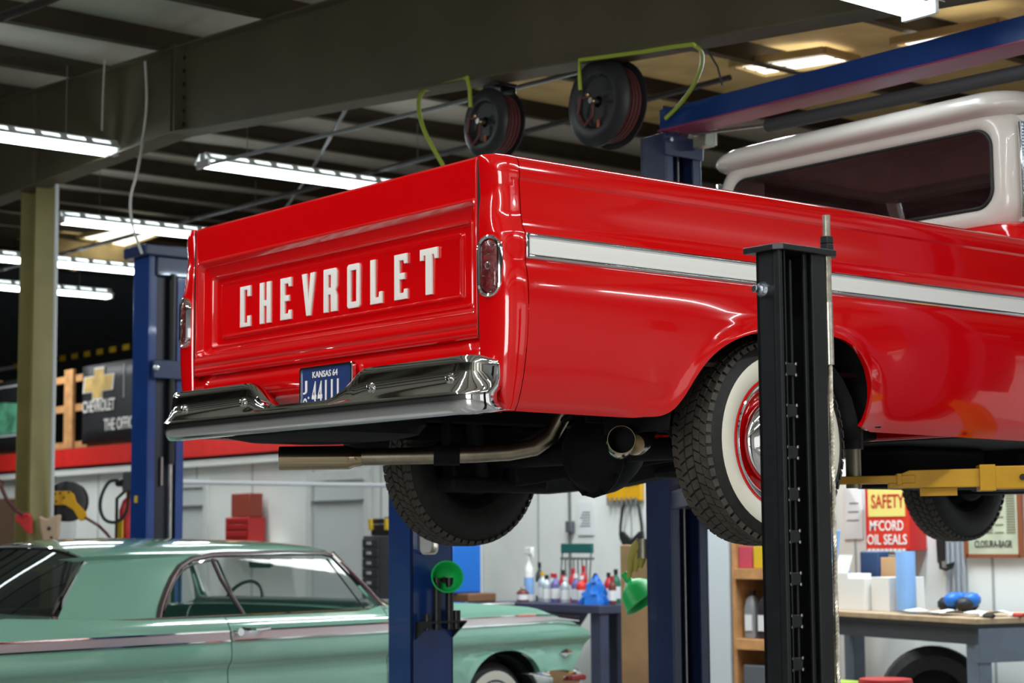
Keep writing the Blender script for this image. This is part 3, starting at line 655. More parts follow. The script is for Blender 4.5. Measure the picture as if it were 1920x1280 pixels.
rows=[[(x+.03,y,z) for x,y,z in rows[0]]]+rows+[[(x+.03,y,z) for x,y,z in rows[-1]]]
bmp=B().grid(rows).build('rear_bumper',CHROME,TR,smooth=40,solid=.003)
for y in (.775,.365,-.405,-.815):
    o=B().lathe([(.016,0),(.017,.004),(.012,.008),(.009,.007),(.009,.011),(0,.013)],(-.0755,y,1.896),(-1,0,.25),16).build('bumper_bolt',CHROME,bmp,smooth=40)
for y in (-.5,.5): B().bb(-.03,.30,y-.03,y+.03,1.83,1.87).build('bumper_bracket',UNDER,TR,smooth=0)
# ---- wheels
TREADS={}
def wheel(xc,yo,zc,sg,R=.352,W=.185,full=True):
    """yo: y of the outer face, wheel extends inwards"""
    i_=lambda w: yo-sg*w
    t=B().lathe([(.200,-.012),(.226,-.006),(.236,.003),(.252,.010),(.275,.013),(.296,.010),(.304,.004),(.318,-.002),(.334,-.010),(R-.010,-.022),(R-.006,-.034),(R-.006,-W+.03),(R-.012,-W+.018),(.31,-W+.004),(.27,-W-.006),(.22,-W+.006),(.20,-W+.02)],(xc,yo,zc),(0,sg,0),64)
    o=t.build('tire',RUBBER,TR,smooth=40)
    # tread blocks
    b=B(); nP=58
    rowsW=[-.030,-.058,-.0925,-.127,-.155]; hwid=[.0125,.0125,.0155,.0125,.0125]
    for ri,(wc,hw_) in enumerate(zip(rowsW,hwid)):
        sk=(.020,.016,-.016,-.020,.018)[ri]
        for k in range(nP):
            a0=2*PI*(k+.5*(ri%2))/nP; da=2*PI/nP*.40
            r0,r1=R-.010,R-(.0035 if ri in(0,4) else 0)
            q=[]
            for rad in (r0,r1):
                for (sw,sa) in ((-1,-1),(1,-1),(1,1),(-1,1)):
                    a=a0+sa*da+sk*sw; q.append((xc+rad*math.cos(a),yo+sg*(wc+sw*hw_),zc+rad*math.sin(a)))
            b.add(q,[(4,5,6,7),(0,1,5,4),(1,2,6,5),(2,3,7,6),(3,0,4,7)])
    # shoulder lugs
    for ws in (-.012,-W+.013):
        for k in range(nP):
            a0=2*PI*k/nP; da=2*PI/nP*.36; q=[]
            for rad,wo in ((R-.004,0),(R-.020,(.012 if ws>-.1 else -.012)*.7)):
                for sa in (-1,1): q.append((xc+rad*math.cos(a0+sa*da),yo+sg*(ws+wo),zc+rad*math.sin(a0+sa*da)))
            for sa in (-1,1): q.append((xc+(R-.006)*math.cos(a0+sa*da),yo+sg*(ws-(.012 if ws>-.1 else -.012)),zc+(R-.006)*math.sin(a0+sa*da)))
            b.add(q,[(0,1,3,2),(0,1,5,4)])
    tr=b.build('tread',TREAD,o,smooth=0); tr['kind']='stuff'
    # inner rim and drum
    B().lathe([(.20,-W+.02),(.185,-W+.03),(.17,-W+.05),(.16,-.10),(.10,-.08),(0,-.08)],(xc,yo,zc),(0,sg,0),32).build('inner_rim',UNDER,o)
    B().lathe([(0,-W-.02),(.13,-W-.02),(.142,-W-.01),(.142,-W+.05)],(xc,yo,zc),(0,sg,0),32).build('brake_drum',UNDER,o)
    if full:
        B().lathe([(.228,.0015),(.236,.0065),(.252,.0128),(.275,.0158),(.293,.0122),(.296,.010)],(xc,yo,zc),(0,sg,0),64).build('whitewall',WWALL,o,smooth=60)
        rm=B().lathe([(.214,.004),(.226,.003),(.229,-.003),(.222,-.010),(.205,-.018),(.190,-.030),(.175,-.045),(.15,-.048),(.12,-.030),(.10,-.022),(.02,-.022)],(xc,yo,zc),(0,sg,0),48).build('rim',RED,o,smooth=50)
        B().lathe([(.220,.006),(.216,.009),(.208,.006),(.198,-.006),(.190,-.016),(.187,-.016)],(xc,yo,zc),(0,sg,0),48).build('trim_ring',CHROME,rm,smooth=50)
        B().lathe([(.146,-.030),(.148,-.018),(.142,-.008),(.125,.004),(.10,.014),(.085,.014),(.075,.022),(.05,.034),(.02,.040),(0,.041)],(xc,yo,zc),(0,sg,0),40).build('hub_cap',CHROME,rm,smooth=50)
        hc=B()
        for k in range(8):
            a=2*PI*k/8+.2; hc.beam((xc+.088*math.cos(a),yo+sg*.012,zc+.088*math.sin(a)),(xc+.132*math.cos(a),yo+sg*.002,zc+.132*math.sin(a)),.012,.006,up=(0,1,0))
        hc.build('hub_cap_rib',CHROME,rm,smooth=30,bevel=.002)
    return o
ZC=1.737
w1=wheel(1.262,-.925,ZC,-1); w2=wheel(1.262,.925,ZC,1); w3=wheel(4.54,-.915,ZC-.004,-1); w4=wheel(4.54,.915,ZC-.004,1)
# ---- underbody
for sg in (-1,1):
    B().bb(.12,5.2,sg*.40,sg*.46,1.86,1.98).build('frame_rail',UNDER,TR,smooth=0,bevel=.006)
for x in (.25,.75,1.9,2.8,3.8): B().bb(x-.03,x+.03,-.86,.86,1.90,1.97).build('cross_member',UNDER,TR,smooth=0)
ax_=B().cyl((1.262,-.75,ZC),(1.262,.75,ZC),.042,16)
ax_=ax_.build('rear_axle',UNDER,TR)
B().lathe([(.06,-.17),(.10,-.12),(.145,-.05),(.155,.0),(.155,.03),(.15,.035)],(1.262+.0,-.02,ZC-.005),(-1,0,0),20).lathe([(.165,.03),(.168,.04),(.150,.045),(.135,.075),(.10,.115),(.05,.135),(0,.138)],(1.262,-.02,ZC-.005),(-1,0,0),16).build('differential',UNDER,ax_,smooth=30)
for k in range(10):
    a=2*PI*k/10; B().cyl((1.222,-.02+.157*math.cos(a),ZC-.005+.157*math.sin(a)),(1.208,-.02+.157*math.cos(a),ZC-.005+.157*math.sin(a)),.009,6).build('cover_bolt',UNDER,ax_)
B().cyl((1.35,-.02,ZC+.0),(3.2,-.02,1.86),.04,12).build('drive_shaft',UNDER,TR)
for sg in (-1,1):
    B().beam((1.27,sg*.52,1.665),(2.5,sg*.30,1.85),.06,.09).build('trailing_arm',UNDER,TR,smooth=0,bevel=.01)
    B().tube([(1.35+.07*math.cos(k*.7),sg*.50+.07*math.sin(k*.7),1.70+k*.0040) for k in range(55)],.009,6).build('coil_spring',UNDER,TR)
    B().cyl((1.18,sg*.60,1.66),(1.05,sg*.50,1.97),.028,12).cyl((1.13,sg*.58,1.80),(1.05,sg*.50,1.98),.036,12).build('shock_absorber',UNDER,TR)
B().cyl((1.20,.82,1.665),(1.20,-.10,1.93),.014,8).build('panhard_bar',UNDER,TR)
B().bb(1.0,1.5,.56,.68,1.60,1.66).build('spring_seat',UNDER,TR,bevel=.02); B().bb(1.0,1.5,-.68,-.56,1.62,1.66).build('spring_seat',UNDER,TR,bevel=.02)
B().loops([rrZ(z,.36,.52,a,c,.12,6) for z,a,c in ((1.90,.27,.36),(1.83,.27,.36),(1.795,.25,.34),(1.78,.20,.28))]).build('spare_carrier',UNDER,TR)
B().prism([(2.300,1.664,1.682),(2.300,1.605,1.626),(2.300,1.038,1.647),(2.300,0.672,1.694),(2.300,0.671,1.760),(2.300,1.603,1.770)],(.10,0,0)).build('transmission_crossmember',UNDER,TR,smooth=0,bevel=.004)
B().bb(1.4,2.5,.0,.36,1.86,1.89).build('underbody_pan',UNDER,TR,smooth=0)
B().bb(2.6,4.4,-.8,.8,1.80,1.86).build('cab_floor',UNDER,TR,smooth=0)
B().loops([rrZ(z,3.2,.0,.35,.14,.1,6) for z in (1.62,1.64,1.80)],cap0=True).build('transmission',UNDER,TR,bevel=.02)
B().cyl((3.9,0,1.62),(3.9,0,1.63),.2,20).bb(3.7,4.6,-.2,.2,1.66,2.1).build('engine_block',UNDER,TR,bevel=.03)
B().cyl((4.50,-.70,1.70),(4.42,.70,1.70),.03,10).bb(4.40,4.62,-.75,-.25,1.62,1.68).bb(4.40,4.62,.25,.75,1.62,1.68).build('front_suspension',UNDER,TR,bevel=.01)
B().beam((3.6,-.30,1.76),(4.5,.62,1.66),.06,.07).build('control_arm',UNDER,TR,bevel=.012)
# exhausts
lt=B().tube([(1.22,.14,1.90),(1.205,.155,1.86),(1.18,.18,1.80),(1.13,.215,1.762),(1.05,.275,1.745),(.95,.35,1.738),(.80,.462,1.733),(.60,.612,1.730)],.033,18).build('tail_pipe',PIPE,TR,smooth=60)
B().tube([(.60,.612,1.729),(.575,.631,1.7285),(.565,.6385,1.728),(.555,.646,1.728),(.35,.80,1.726)],[.034,.037,.044,.0455,.0455],24).build('exhaust_tip',DPIPE,lt,smooth=40)
B().cyl((.86,.417,1.735),(.86,.417,1.88),.020,8).tube([(.90,.387,1.735),(.82,.447,1.735)],.040,14).build('exhaust_hanger',UNDER,lt)
rp=B().tube([(1.05,-.50,1.93),(1.03,-.52,1.86),(1.0,-.545,1.79),(.94,-.58,1.745),(.88,-.625,1.730),(.82,-.668,1.727)],.036,18).build('tail_pipe',PIPE,TR,smooth=60)
dr=Vector((-.655,-.755,.05)).normalized(); tp=Vector((.625,-.815,1.732))
b=B(); b.lathe([(.036,-.22),(.043,-.21),(.0465,-.19),(.0465,-.002),(.0455,0),(.0440,0),(.0430,-.003),(.0430,-.15),(0,-.15)],tp,dr,32); b.build('exhaust_tip',DPIPE,rp,smooth=40)
B().lathe([(0,-.10),(.0420,-.10),(.0426,-.004)],tp,dr,32).build('tip_soot',mat('soot',(.004,.004,.004),.9),rp)
# ---- cab
side_skin('front_fender',3.93,5.35,1.80,[(a+3.30,b_) for a,b_ in ARCH],-1,top=2.36,roll=False)
side_skin('front_fender',3.93,5.35,1.80,[(a+3.30,b_) for a,b_ in ARCH],1,top=2.36,roll=False)
for sg in (-1,1):
    side_skin('cab_side',2.715,2.98,1.78,None,sg,top=2.566,roll=False,nx=4)
    side_skin('door',2.99,3.92,1.80,None,sg,top=2.566,roll=False,nx=6)
    for x0,x1 in ((2.72,2.98),(2.99,3.92),(3.93,5.3)):
        B().bb(x0,x1,sg*(Ys(2.29)-.004),sg*(Ys(2.29)+.008),2.256,2.334).build('side_moulding',WHITE,TR,bevel=.004)
        B().bb(x0,x1,sg*(Ys(2.29)-.002),sg*(Ys(2.29)+.013),2.320,2.336).build('side_moulding_edge',CHROME,TR,bevel=.004)
# cab back lower wall with rounded shoulders (red)
rows=[]
for z,o_ in ((1.80,.0),(2.2,.0),(2.50,.0),(2.58,.004),(2.62,.015),(2.65,.035),(2.668,.07)):
    r=[]
    hw=.95-o_*1.2; X=2.705+o_*.6
    for p in [(3.0,-hw),(2.8,-hw),(X+.10,-hw)]+[(X+.10-.10*math.sin(a),-hw+.10-.10*math.cos(a)) for a in np.linspace(.2,PI/2,6)]+[(X,-.4),(X,0),(X,.4)]+[(X+.10-.10*math.sin(a),hw-.10+.10*math.cos(a)) for a in np.linspace(PI/2,.2,6)]+[(X+.10,hw),(2.8,hw),(3.0,hw)]:
        r.append((p[0],p[1],z))
    rows.append(r)
r=rows[-1]; rows.append([(min(3.0,x+.12),y*.86,2.676) for x,y,z in r])
B().grid(rows).build('cab_back',RED,TR,smooth=50)
# upper cab: white frame round the rear window, in the plane X~2.8
XG=2.80
def WL(x,hy,z0,z1,r): return [(x,p[0],p[1]) for p in rr(0,(z0+z1)/2,hy,(z1-z0)/2,r,8)]
b=B(); b.loops([WL(3.05,.815,2.655,3.15,.05),WL(2.90,.835,2.65,3.16,.10),WL(2.84,.835,2.655,3.155,.12),WL(2.805,.80,2.672,3.14,.12),WL(2.793,.775,2.69,3.13,.12),WL(2.79,.75,2.715,3.105,.10),WL(2.796,.735,2.735,3.085,.09),WL(2.806,.728,2.742,3.078,.085)],cap1=False)
b.build('cab_rear_frame',CREAM,TR,smooth=60)
B().loops([WL(2.802,.730,2.740,3.080,.085),WL(2.794,.726,2.744,3.076,.080),WL(2.793,.720,2.750,3.070,.076),WL(2.800,.714,2.756,3.064,.072)],cap1=False).build('window_gasket',RUBK,TR,smooth=60)
B().loops([WL(2.800,.712,2.758,3.062,.07),WL(2.803,.6,2.80,3.03,.05)]).build('rear_window',DGLASS,TR,smooth=60)
# roof shell with rear visor lip
def RL(hx0,hx1,hy,z,r): return [(p[0],p[1],z) for p in rr((hx0+hx1)/2,0,(hx1-hx0)/2,hy,r,8)]
ls=[RL(2.86,4.0,.76,3.10,.12),RL(2.82,4.05,.80,3.115,.14),RL(2.775,4.10,.835,3.128,.15),RL(2.748,4.13,.858,3.142,.16),RL(2.737,4.15,.868,3.158,.165),RL(2.740,4.15,.866,3.178,.165),RL(2.755,4.13,.855,3.198,.16),RL(2.79,4.10,.825,3.222,.15),RL(2.86,4.0,.76,3.246,.14),RL(2.98,3.9,.64,3.266,.12),RL(3.15,3.7,.4,3.280,.1)]
b=B(); b.loops(ls,cap0=False); b.build('cab_roof',CREAM,TR,smooth=70)
B().bb(2.95,3.85,-.72,.72,3.135,3.14).build('headliner',DKRED,TR,smooth=0)
for sg in (-1,1):
    # C pillar with ribbed chrome panel, window frames, A pillar
    B().loops([[(x,sg*y,z) for x,y in ((2.86,.80),(3.10,.80),(3.10,.84),(2.88,.845))] for z in (2.655,3.12)],cap0=True).build('rear_pillar',CREAM,TR,smooth=30)
    rp_=B().bb(2.825,3.09,sg*.844,sg*.852,2.70,3.085).build('pillar_panel',CHROME2,TR,smooth=0,bevel=.003)
    for k in range(28):
        z=2.712+k*.0133
        if 2.895<z<2.945: continue
        B().cyl((2.835,sg*.852,z),(3.08,sg*.851,z),.0045,8).build('pillar_rib',CHROME2,rp_)
    B().bb(2.832,3.085,sg*.85,sg*.856,2.892,2.944).build('pillar_badge',CHROME2,rp_,bevel=.002)
    text('badge_text','Custom',(2.925,sg*.857,2.918),.13,.034,(1 if sg<0 else -1,0,0),(0,0,1),BLACK,rp_)
    B().tube([(2.826,sg*.847,2.69),(2.824,sg*.848,2.90),(2.822,sg*.846,3.08)],.005,8).build('pillar_edge',CHROME,rp_)
    B().beam((4.25,sg*.80,2.66),(4.02,sg*.76,3.13),.05,.06,up=(0,1,0)).build('front_pillar',CREAM,TR,bevel=.01)
    B().bb(3.1,4.25,sg*.80,sg*.95,2.56,2.665).build('door_sill_ledge',RED,TR,bevel=.02)
    B().add([(3.1,sg*.81,2.66),(4.2,sg*.81,2.66),(4.0,sg*.78,3.12),(3.1,sg*.80,3.12)],[(0,1,2,3)]).build('side_window',GLASS,TR,smooth=0)
B().add([(4.25,-.80,2.66),(4.25,.80,2.66),(4.02,.76,3.13),(4.02,-.76,3.13)],[(0,1,2,3)]).build('windshield',GLASS,TR,smooth=0)
B().bb(4.1,4.6,-.8,.8,2.5,2.62).build('dashboard',DKRED,TR,bevel=.04)
B().bb(2.95,3.15,-.70,.70,2.10,2.74).bb(2.95,3.5,-.70,.70,2.05,2.25).build('bench_seat',DKRED,TR,bevel=.05)
B().tube([(4.0+.06*math.sin(a)*.8,.36+.2*math.cos(a),2.62+.19*math.sin(a)) for a in np.linspace(0,2*PI,25)],.011,8).build('steering_wheel',RUBK,TR)
B().lathe([(0,.0),(.05,.0),(.10,-.01)],(4.02,.0,3.0),(-1,0,0),12).build('rear_view_mirror',RUBK,TR)
# hood and nose
rows=[]
for x,z,hw in ((4.25,2.62,.90),(4.4,2.60,.92),(4.8,2.58,.92),(5.2,2.53,.91),(5.35,2.45,.90),(5.40,2.25,.90),(5.40,1.9,.88)):
    rows.append([(x,-hw-.05,min(z-.06,2.36) if x<5.3 else z-.05)]+[(x,hw*s,z-.03*s*s) for s in np.linspace(-1,1,9)]+[(x,hw+.05,min(z-.06,2.36) if x<5.3 else z-.05)])
B().grid(rows).build('hood',RED,TR,smooth=40)
B().bb(5.42,5.50,-.95,.95,1.80,1.95).build('front_bumper',CHROME,TR,bevel=.03)
# ---- yellow lift arm (part of the lift)
A0=Vector((2.16,-.53,1.63)); A1=Vector((3.20,-1.66,1.64)); dA=(A1-A0).normalized(); nA=Vector((-dA.y,dA.x,0))
def al(t): return A0+dA*t
B().beam(al(.47),A1,.11,.088).build('arm_outer_tube',YEL,lf,smooth=0,bevel=.005)
B().beam(al(.44),al(.50),.125,.10).build('arm_collar',YEL,lf,smooth=0,bevel=.003)
p,q=al(.10),al(.50)
b=B(); b.add([p+nA*.03+Vector((0,0,-.034)),p-nA*.03+Vector((0,0,-.034)),p-nA*.03+Vector((0,0,.004)),p+nA*.03+Vector((0,0,.004)),q+nA*.045+Vector((0,0,-.034)),q-nA*.045+Vector((0,0,-.034)),q-nA*.045+Vector((0,0,.036)),q+nA*.045+Vector((0,0,.036)),al(.18)+nA*.035+Vector((0,0,.034)),al(.18)-nA*.035+Vector((0,0,.034)),al(.18)+nA*.035+Vector((0,0,-.034)),al(.18)-nA*.035+Vector((0,0,-.034))],
 [(0,1,2,3),(3,2,9,8),(8,9,6,7),(0,10,11,1),(10,4,5,11),(4,7,6,5),(1,11,9,2),(11,5,6,9),(0,3,8,10),(10,8,7,4)]); b.build('arm_inner_tube',YEL,lf,smooth=0,bevel=.003)
B().beam(al(-.16),al(.20),.09,.03).build('arm_tip_plate',YEL,lf,smooth=0,bevel=.003)
B().beam(al(.13),al(.15),.10,.045).build('arm_tip_band',YEL,lf,smooth=0,bevel=.003)
B().cyl(al(-.03)+Vector((0,0,-.03)),al(-.03)+Vector((0,0,.12)),.030,16).build('pad_post',mat('zinc_dull',(.30,.29,.22),.4,.8),lf)
B().cyl(al(-.03)+Vector((0,0,.12)),al(-.03)+Vector((0,0,.222)),.04,16).build('rubber_pad',RUBK,lf)
B().beam(al(.22),al(.36),.02,.03).build('arm_stop',YEL,lf,smooth=0).location=(0,0,-.05)
pn=al(.60)-nA*.055; B().cyl(pn,pn-nA*.012,.012,10).build('arm_pin',RUBK,lf)
B().beam((2.3,.45,1.60),(3.2,1.5,1.60),.11,.09).build('arm_outer_tube',BLUED,lf,smooth=0,bevel=.005)
B().cyl((2.3,.45,1.60),(2.3,.45,1.86),.035,14).build('pad_post',STEEL,lf)
# ------------------------------------------------------------------ green coupe (own coordinates: x forward, nose at 0, y left, near side y=-1)
G=L(T('green_coupe','pale seafoam green two door classic hardtop parked behind the pickup','car',(4.749,5.049,0),math.radians(7.54)))
GZT=lambda x: float(np.interp(x,[-5.3,-5.1,-4.4,-3.64,-3.05,-1.98,-1.83,-1.3,-1.07,-.58,-.27,-.107,0],[.93,.98,1.035,1.0,.995,.995,1.022,1.02,1.01,.972,.915,.865,.80]))
GY=lambda z: float(np.interp(z,[.18,.30,.42,.55,.66,.70,.735,.76,.80,.86,.90,.94,.98,1.01,1.06],[.86,.91,.945,.965,.965,.955,.972,.995,.998,.992,.985,.975,.95,.92,.86]))
def gz(z,x):   # crease line falls a little towards the tail
    return z-.0*x
def gskin(name,xa,xb,arch,sg,nx=8):
    cols=[]
    if arch:
        xc,a,hz=arch
        for i in range(nx): x=xa+(xc-a-xa)*i/nx; cols.append((x,x,.22))
        for k in range(33):
            t=PI*k/32; bx=xc-a*math.copysign(abs(math.cos(t))**.85,math.cos(t)); bz=.22+(hz-.22)*math.sin(t)**.8; cols.append((bx,bx,bz))
        for i in range(1,nx+1): x=xc+a+(xb-xc-a)*i/nx; cols.append((x,x,.22))
    else:
        for i in range(2*nx+1): x=xa+(xb-xa)*i/(2*nx); cols.append((x,x,.22))
    rows=[]; N=34
    zk=[1.0,.97,.94,.91,.88,.85,.82,.80,.785,.77,.755,.745,.735,.72,.71]
    def nose(x,z):
        # the front fender leans forward to the crease then tucks back under
        if x<-.5: return x
        f=(x+.5)/.5; lim=float(np.interp(z,[.22,.50,.56,.745,.80,.86,.92,1.0],[-.25,-.17,-.15,0,-.03,-.10,-.22,-.30]))
        return -.5+f*(.5+lim)
    for k in range(len(zk)+14):
        r=[]
        for xt,bx,bz in cols:
            zt=GZT(xt)
            if k<len(zk): z=zt if k==0 else min(zt-.004*k,zk[k])
            else: u=(k-len(zk)+1)/14; z=.71+(bz-.71)*u; 
            z=min(z,zt-.002*k); y=GY(z)
            if arch and k>=len(zk):
                d=abs(math.hypot((xt-arch[0])/arch[1],(z-.22)/(arch[2]-.22))-1); y+=.014*math.exp(-(d/.10)**2)
            r.append((nose(xt,z),sg*y,z))
        rows.append(r)
    last=rows[-1]; rows.append([(x,y-sg*.05,z+.004) for x,y,z in last])
    return B().grid(rows,flip=(sg>0)).build(name,GREENC,G,smooth=32)
for sg in (-1,1):
    gskin('front_fender',-1.832,0,(-.80,.395,.705),sg)
    gskin('door',-3.030,-1.838,None,sg,10)
    gskin('rear_quarter_panel',-5.2,-3.036,(-3.86,.40,.62),sg)
    for x0,x1 in ((-5.15,-3.04),(-3.026,-1.842),(-1.828,-.12)):
        n=9; xs_=np.linspace(x0,x1,n)
        def tz(x): return .895-.0*x if x<-.5 else .895-.06*((x+.5)/.4)**2*.5
        for dz,h_,m_,yo in ((0,.024,mat('trim_satin',(.62,.60,.60),.3,.8),.0),(.026,.004,CHROME,.004),(-.026,.004,CHROME,.004)):
            rows=[[(x,sg*(GY(tz(x)+dz+q)+.003+yo),tz(x)+dz+q*(1 if x<-.9 else max(.12,-x/.9))) for x in xs_] for q in (-h_,0,h_)]
            rows=[[(x,y-sg*.008,z) for x,y,z in rows[0]]]+rows+[[(x,y-sg*.008,z) for x,y,z in rows[-1]]]
            B().grid(rows).build('side_moulding',m_,G,smooth=50)
    # door handle
    B().cyl((-2.985,sg*.99,.915),(-2.985,sg*1.015,.915),.022,14).build('handle_button',CHROME,G)
    B().tube([(-2.95,sg*.985,.93),(-2.94,sg*1.025,.925),(-2.86,sg*1.035,.925),(-2.80,sg*1.03,.93),(-2.79,sg*.985,.93)],.011,8).build('door_handle',CHROME,G)
    b=B(); b.add([(-.30,sg*.975,.665),(-.235,sg*.978,.69),(-.16,sg*.972,.665),(-.235,sg*.972,.635),(-.23,sg*.99,.664)],[(0,1,4),(1,2,4),(2,3,4),(3,0,4)]); b.build('fender_emblem',CHROME,G,smooth=0,solid=.002)
    # wheels
    for xc in (-.84,-3.86):
        o=B().lathe([(.19,-.01),(.24,0),(.28,-.004),(.312,-.03),(.316,-.06),(.316,-.14),(.30,-.17),(.19,-.17)],(xc,sg*.90,.316),(0,sg,0),40).build('tire',RUBBER,G)
        B().lathe([(.205,.001),(.235,.004),(.262,.002)],(xc,sg*.90,.316),(0,sg,0),40).build('whitewall',WWALL,o)
        B().lathe([(.195,.0),(.18,-.012),(.15,-.005),(.10,.018),(0,.028)],(xc,sg*.90,.316),(0,sg,0),32).build('hub_cap',CHROME,o)
        rows=[]
        for k in range(13):
            a=PI*k/12; rows.append([(xc-.40*math.cos(a),sg*y,.25+.43*math.sin(a)) for y in (.93,.6)])
        B().grid(rows).build('wheel_housing',UNDER,G,solid=.004)
# hood and cowl
def deck(name,xs_,zc,fw=1,m=GREENC):
    rows=[]
    for x in xs_:
        zt=GZT(x); r=[]
        for s in np.linspace(-1,1,17):
            y=s*(GY(zt)+.0); cr=zc(x)*(1-abs(s)**2.5); r.append((x if x<-.5 else -.5+(x+.5)/.5*(.5+float(np.interp(zt,[.80,.86,.92,1.0],[-.03,-.10,-.22,-.30]))),y,zt+cr))
        rows.append(r)
    return B().grid(rows).build(name,m,G,smooth=40)
deck('hood',[-1.75,-1.5,-1.2,-.9,-.6,-.45,-.3,-.2,-.1,-.03],lambda x:.018 if x<-.3 else .018*(-x/.3))
deck('cowl',[-2.02,-1.9,-1.76],lambda x:.02)
deck('trunk_lid',[-5.2,-5.0,-4.8,-4.5,-4.2,-4.0],lambda x:.03)
B().bb(-.98,-.60,-.86,-.80,.985,1.0).build('hood_ornament',mat('trim_satin',(.62,.60,.60),.3,.8),G,bevel=.005)
# front: grille, lamps and bumper
B().bb(-.30,-.22,-.85,.85,.45,.80).build('grille',mat('grille_grey',(.2,.2,.2),.3,.8),G,smooth=0)
for k in range(8): B().bb(-.22,-.205,-.60,.60,.50+k*.035,.510+k*.035).build('grille_bar',CHROME,G,smooth=0)
for sg in (-1,1):
    for y in (.70,.86): B().lathe([(.075,0),(.075,.02),(.065,.02),(.04,.035),(0,.04)],(-.22,sg*y,.66),(1,0,0),16).build('headlight',CHROME,G)
rows=[]
for y in [-1.02,-1.0,-.96,-.9,-.8]+list(np.linspace(-.7,.7,7))+[.8,.9,.96,1.0,1.02]:
    bx=-.42*max(0,(abs(y)-.86)/.16)**2.2
    rows.append([(bx+x,y,z) for x,z in ((-.16,.555),(-.09,.560),(-.02,.545),(.03,.50),(.02,.45),(-.03,.40),(-.12,.39))])
rows=[[(r0[0]-.22,r0[1],r0[2]) for r0 in rows[0]]]+rows+[[(r0[0]-.22,r0[1],r0[2]) for r0 in rows[-1]]]
fb=B().grid(rows).build('front_bumper',CHROME,G,smooth=45)
B().loops([[(-.16+p[0],-1.005-d,.50+p[1]) for p in rr(0,0,a,c,c*.9,4)] for d,a,c in ((-.01,.08,.020),(.018,.07,.017),(.024,.04,.010))]).build('marker_lens',mat('amber_red_lens',(.22,.03,.03),.2),fb)
B().bb(-5.32,-5.15,-.98,.98,.42,.60).build('rear_bumper',CHROME,G,bevel=.05)
B().bb(-5.2,-5.1,-.9,.9,.55,.95).build('tail_panel',GREENC,G,smooth=0)
# greenhouse
gy=lambda z:.905-.62*(z-1.0)
PL=lambda x,z,sg: (x,sg*gy(z),z)
for sg in (-1,1):
    # C pillar
    fr=[(-3.46,.985),(-3.42,1.05),(-3.35,1.13),(-3.28,1.20),(-3.20,1.265),(-3.10,1.305),(-2.98,1.33)]
    bk=[(-4.06,.99),(-3.995,1.06),(-3.93,1.13),(-3.865,1.20),(-3.81,1.255),(-3.765,1.29),(-3.70,1.318)]
    rows=[]
    for (x0,z0),(x1,z1) in zip(fr,bk):
        rows.append([( x0+(x1-x0)*t, sg*(gy(z0+(z1-z0)*t)-.05*t*t-.02*t), z0+(z1-z0)*t) for t in np.linspace(0,1,9)])
    B().grid(rows,flip=sg<0).build('rear_pillar',GREENC,G,smooth=60)
    # belt strip and drip rail
    B().tube([PL(x,z,sg) for x,z in ((-3.47,.985),(-3.42,1.06),(-3.35,1.14),(-3.28,1.21),(-3.20,1.272),(-3.10,1.312),(-2.95,1.334),(-2.5,1.342),(-2.12,1.335),(-2.04,1.315),(-1.97,1.24),(-1.88,1.12),(-1.82,1.02),(-1.79,.985))],.016,8).build('window_surround',mat('trim_dark_chrome',(.30,.24,.25),.2,.9),G)
    B().tube([PL(x,z,sg) for x,z in ((-3.41,1.03),(-3.33,1.13),(-3.26,1.20),(-3.18,1.255),(-3.08,1.29),(-2.94,1.308),(-2.92,1.30),(-2.90,1.10),(-2.87,1.0))],.007,6).build('rear_glass_frame',CHROME,G)
    B().tube([PL(x,z,sg) for x,z in ((-2.955,1.31),(-2.945,1.2),(-2.915,1.1),(-2.875,.99))],.012,6).build('centre_divider',mat('trim_dark_chrome',(.30,.24,.25),.2,.9),G)
    B().tube([PL(x,z,sg) for x,z in ((-2.10,1.30),(-2.03,1.15),(-1.96,1.0))],.006,6).build('vent_divider',RUBK,G)
    B().tube([(x,sg*(gy(1.0)+.012),.998) for x in (-4.0,-3.5,-2.9,-2.3,-1.8)],.010,6).build('belt_moulding',CHROME,G)
    B().add([PL(-3.44,1.0,sg),PL(-2.9,1.0,sg),PL(-2.96,1.31,sg),PL(-3.10,1.30,sg),PL(-3.22,1.24,sg)],[(0,1,2,3,4)]).build('rear_side_glass',GLASS,G,smooth=0)
    B().add([PL(-2.88,1.0,sg),PL(-1.84,1.0,sg),PL(-2.06,1.30,sg),PL(-2.95,1.31,sg)],[(0,1,2,3)]).build('door_glass',GLASS,G,smooth=0)
    # A pillar
    B().tube([(-2.05,sg*.70,1.33),(-1.93,sg*.77,1.19),(-1.83,sg*.83,1.06),(-1.75,sg*.87,1.0)],[.022,.022,.026,.03],8).build('front_pillar',CHROME,G)
# roof shell
rows=[]
for x,zc,zs,hw in ((-2.02,1.345,1.325,.70),(-2.06,1.375,1.335,.715),(-2.12,1.392,1.34,.72),(-2.4,1.415,1.345,.72),(-2.8,1.43,1.34,.712),(-2.98,1.433,1.332,.702),(-3.2,1.435,1.328,.688),(-3.5,1.428,1.322,.664),(-3.62,1.418,1.319,.652),(-3.70,1.405,1.316,.644),(-3.74,1.394,1.314,.640)):
    r=[]
    for s in np.linspace(-1,1,21):
        r.append((x-(.05*(1-s*s) if x<-3.72 else .03*(1-s*s) if x<-3.66 else 0)+(.08*(1-s*s) if x>-2.1 else 0),hw*s,zs+(zc-zs)*(1-abs(s)**(5 if x>-2.5 else 3.2 if x>-2.9 else 2.5))+(0 if abs(s)<.99 else -.01)))
    rows.append(r)
B().grid(rows).build('roof',GREENC,G,smooth=60)
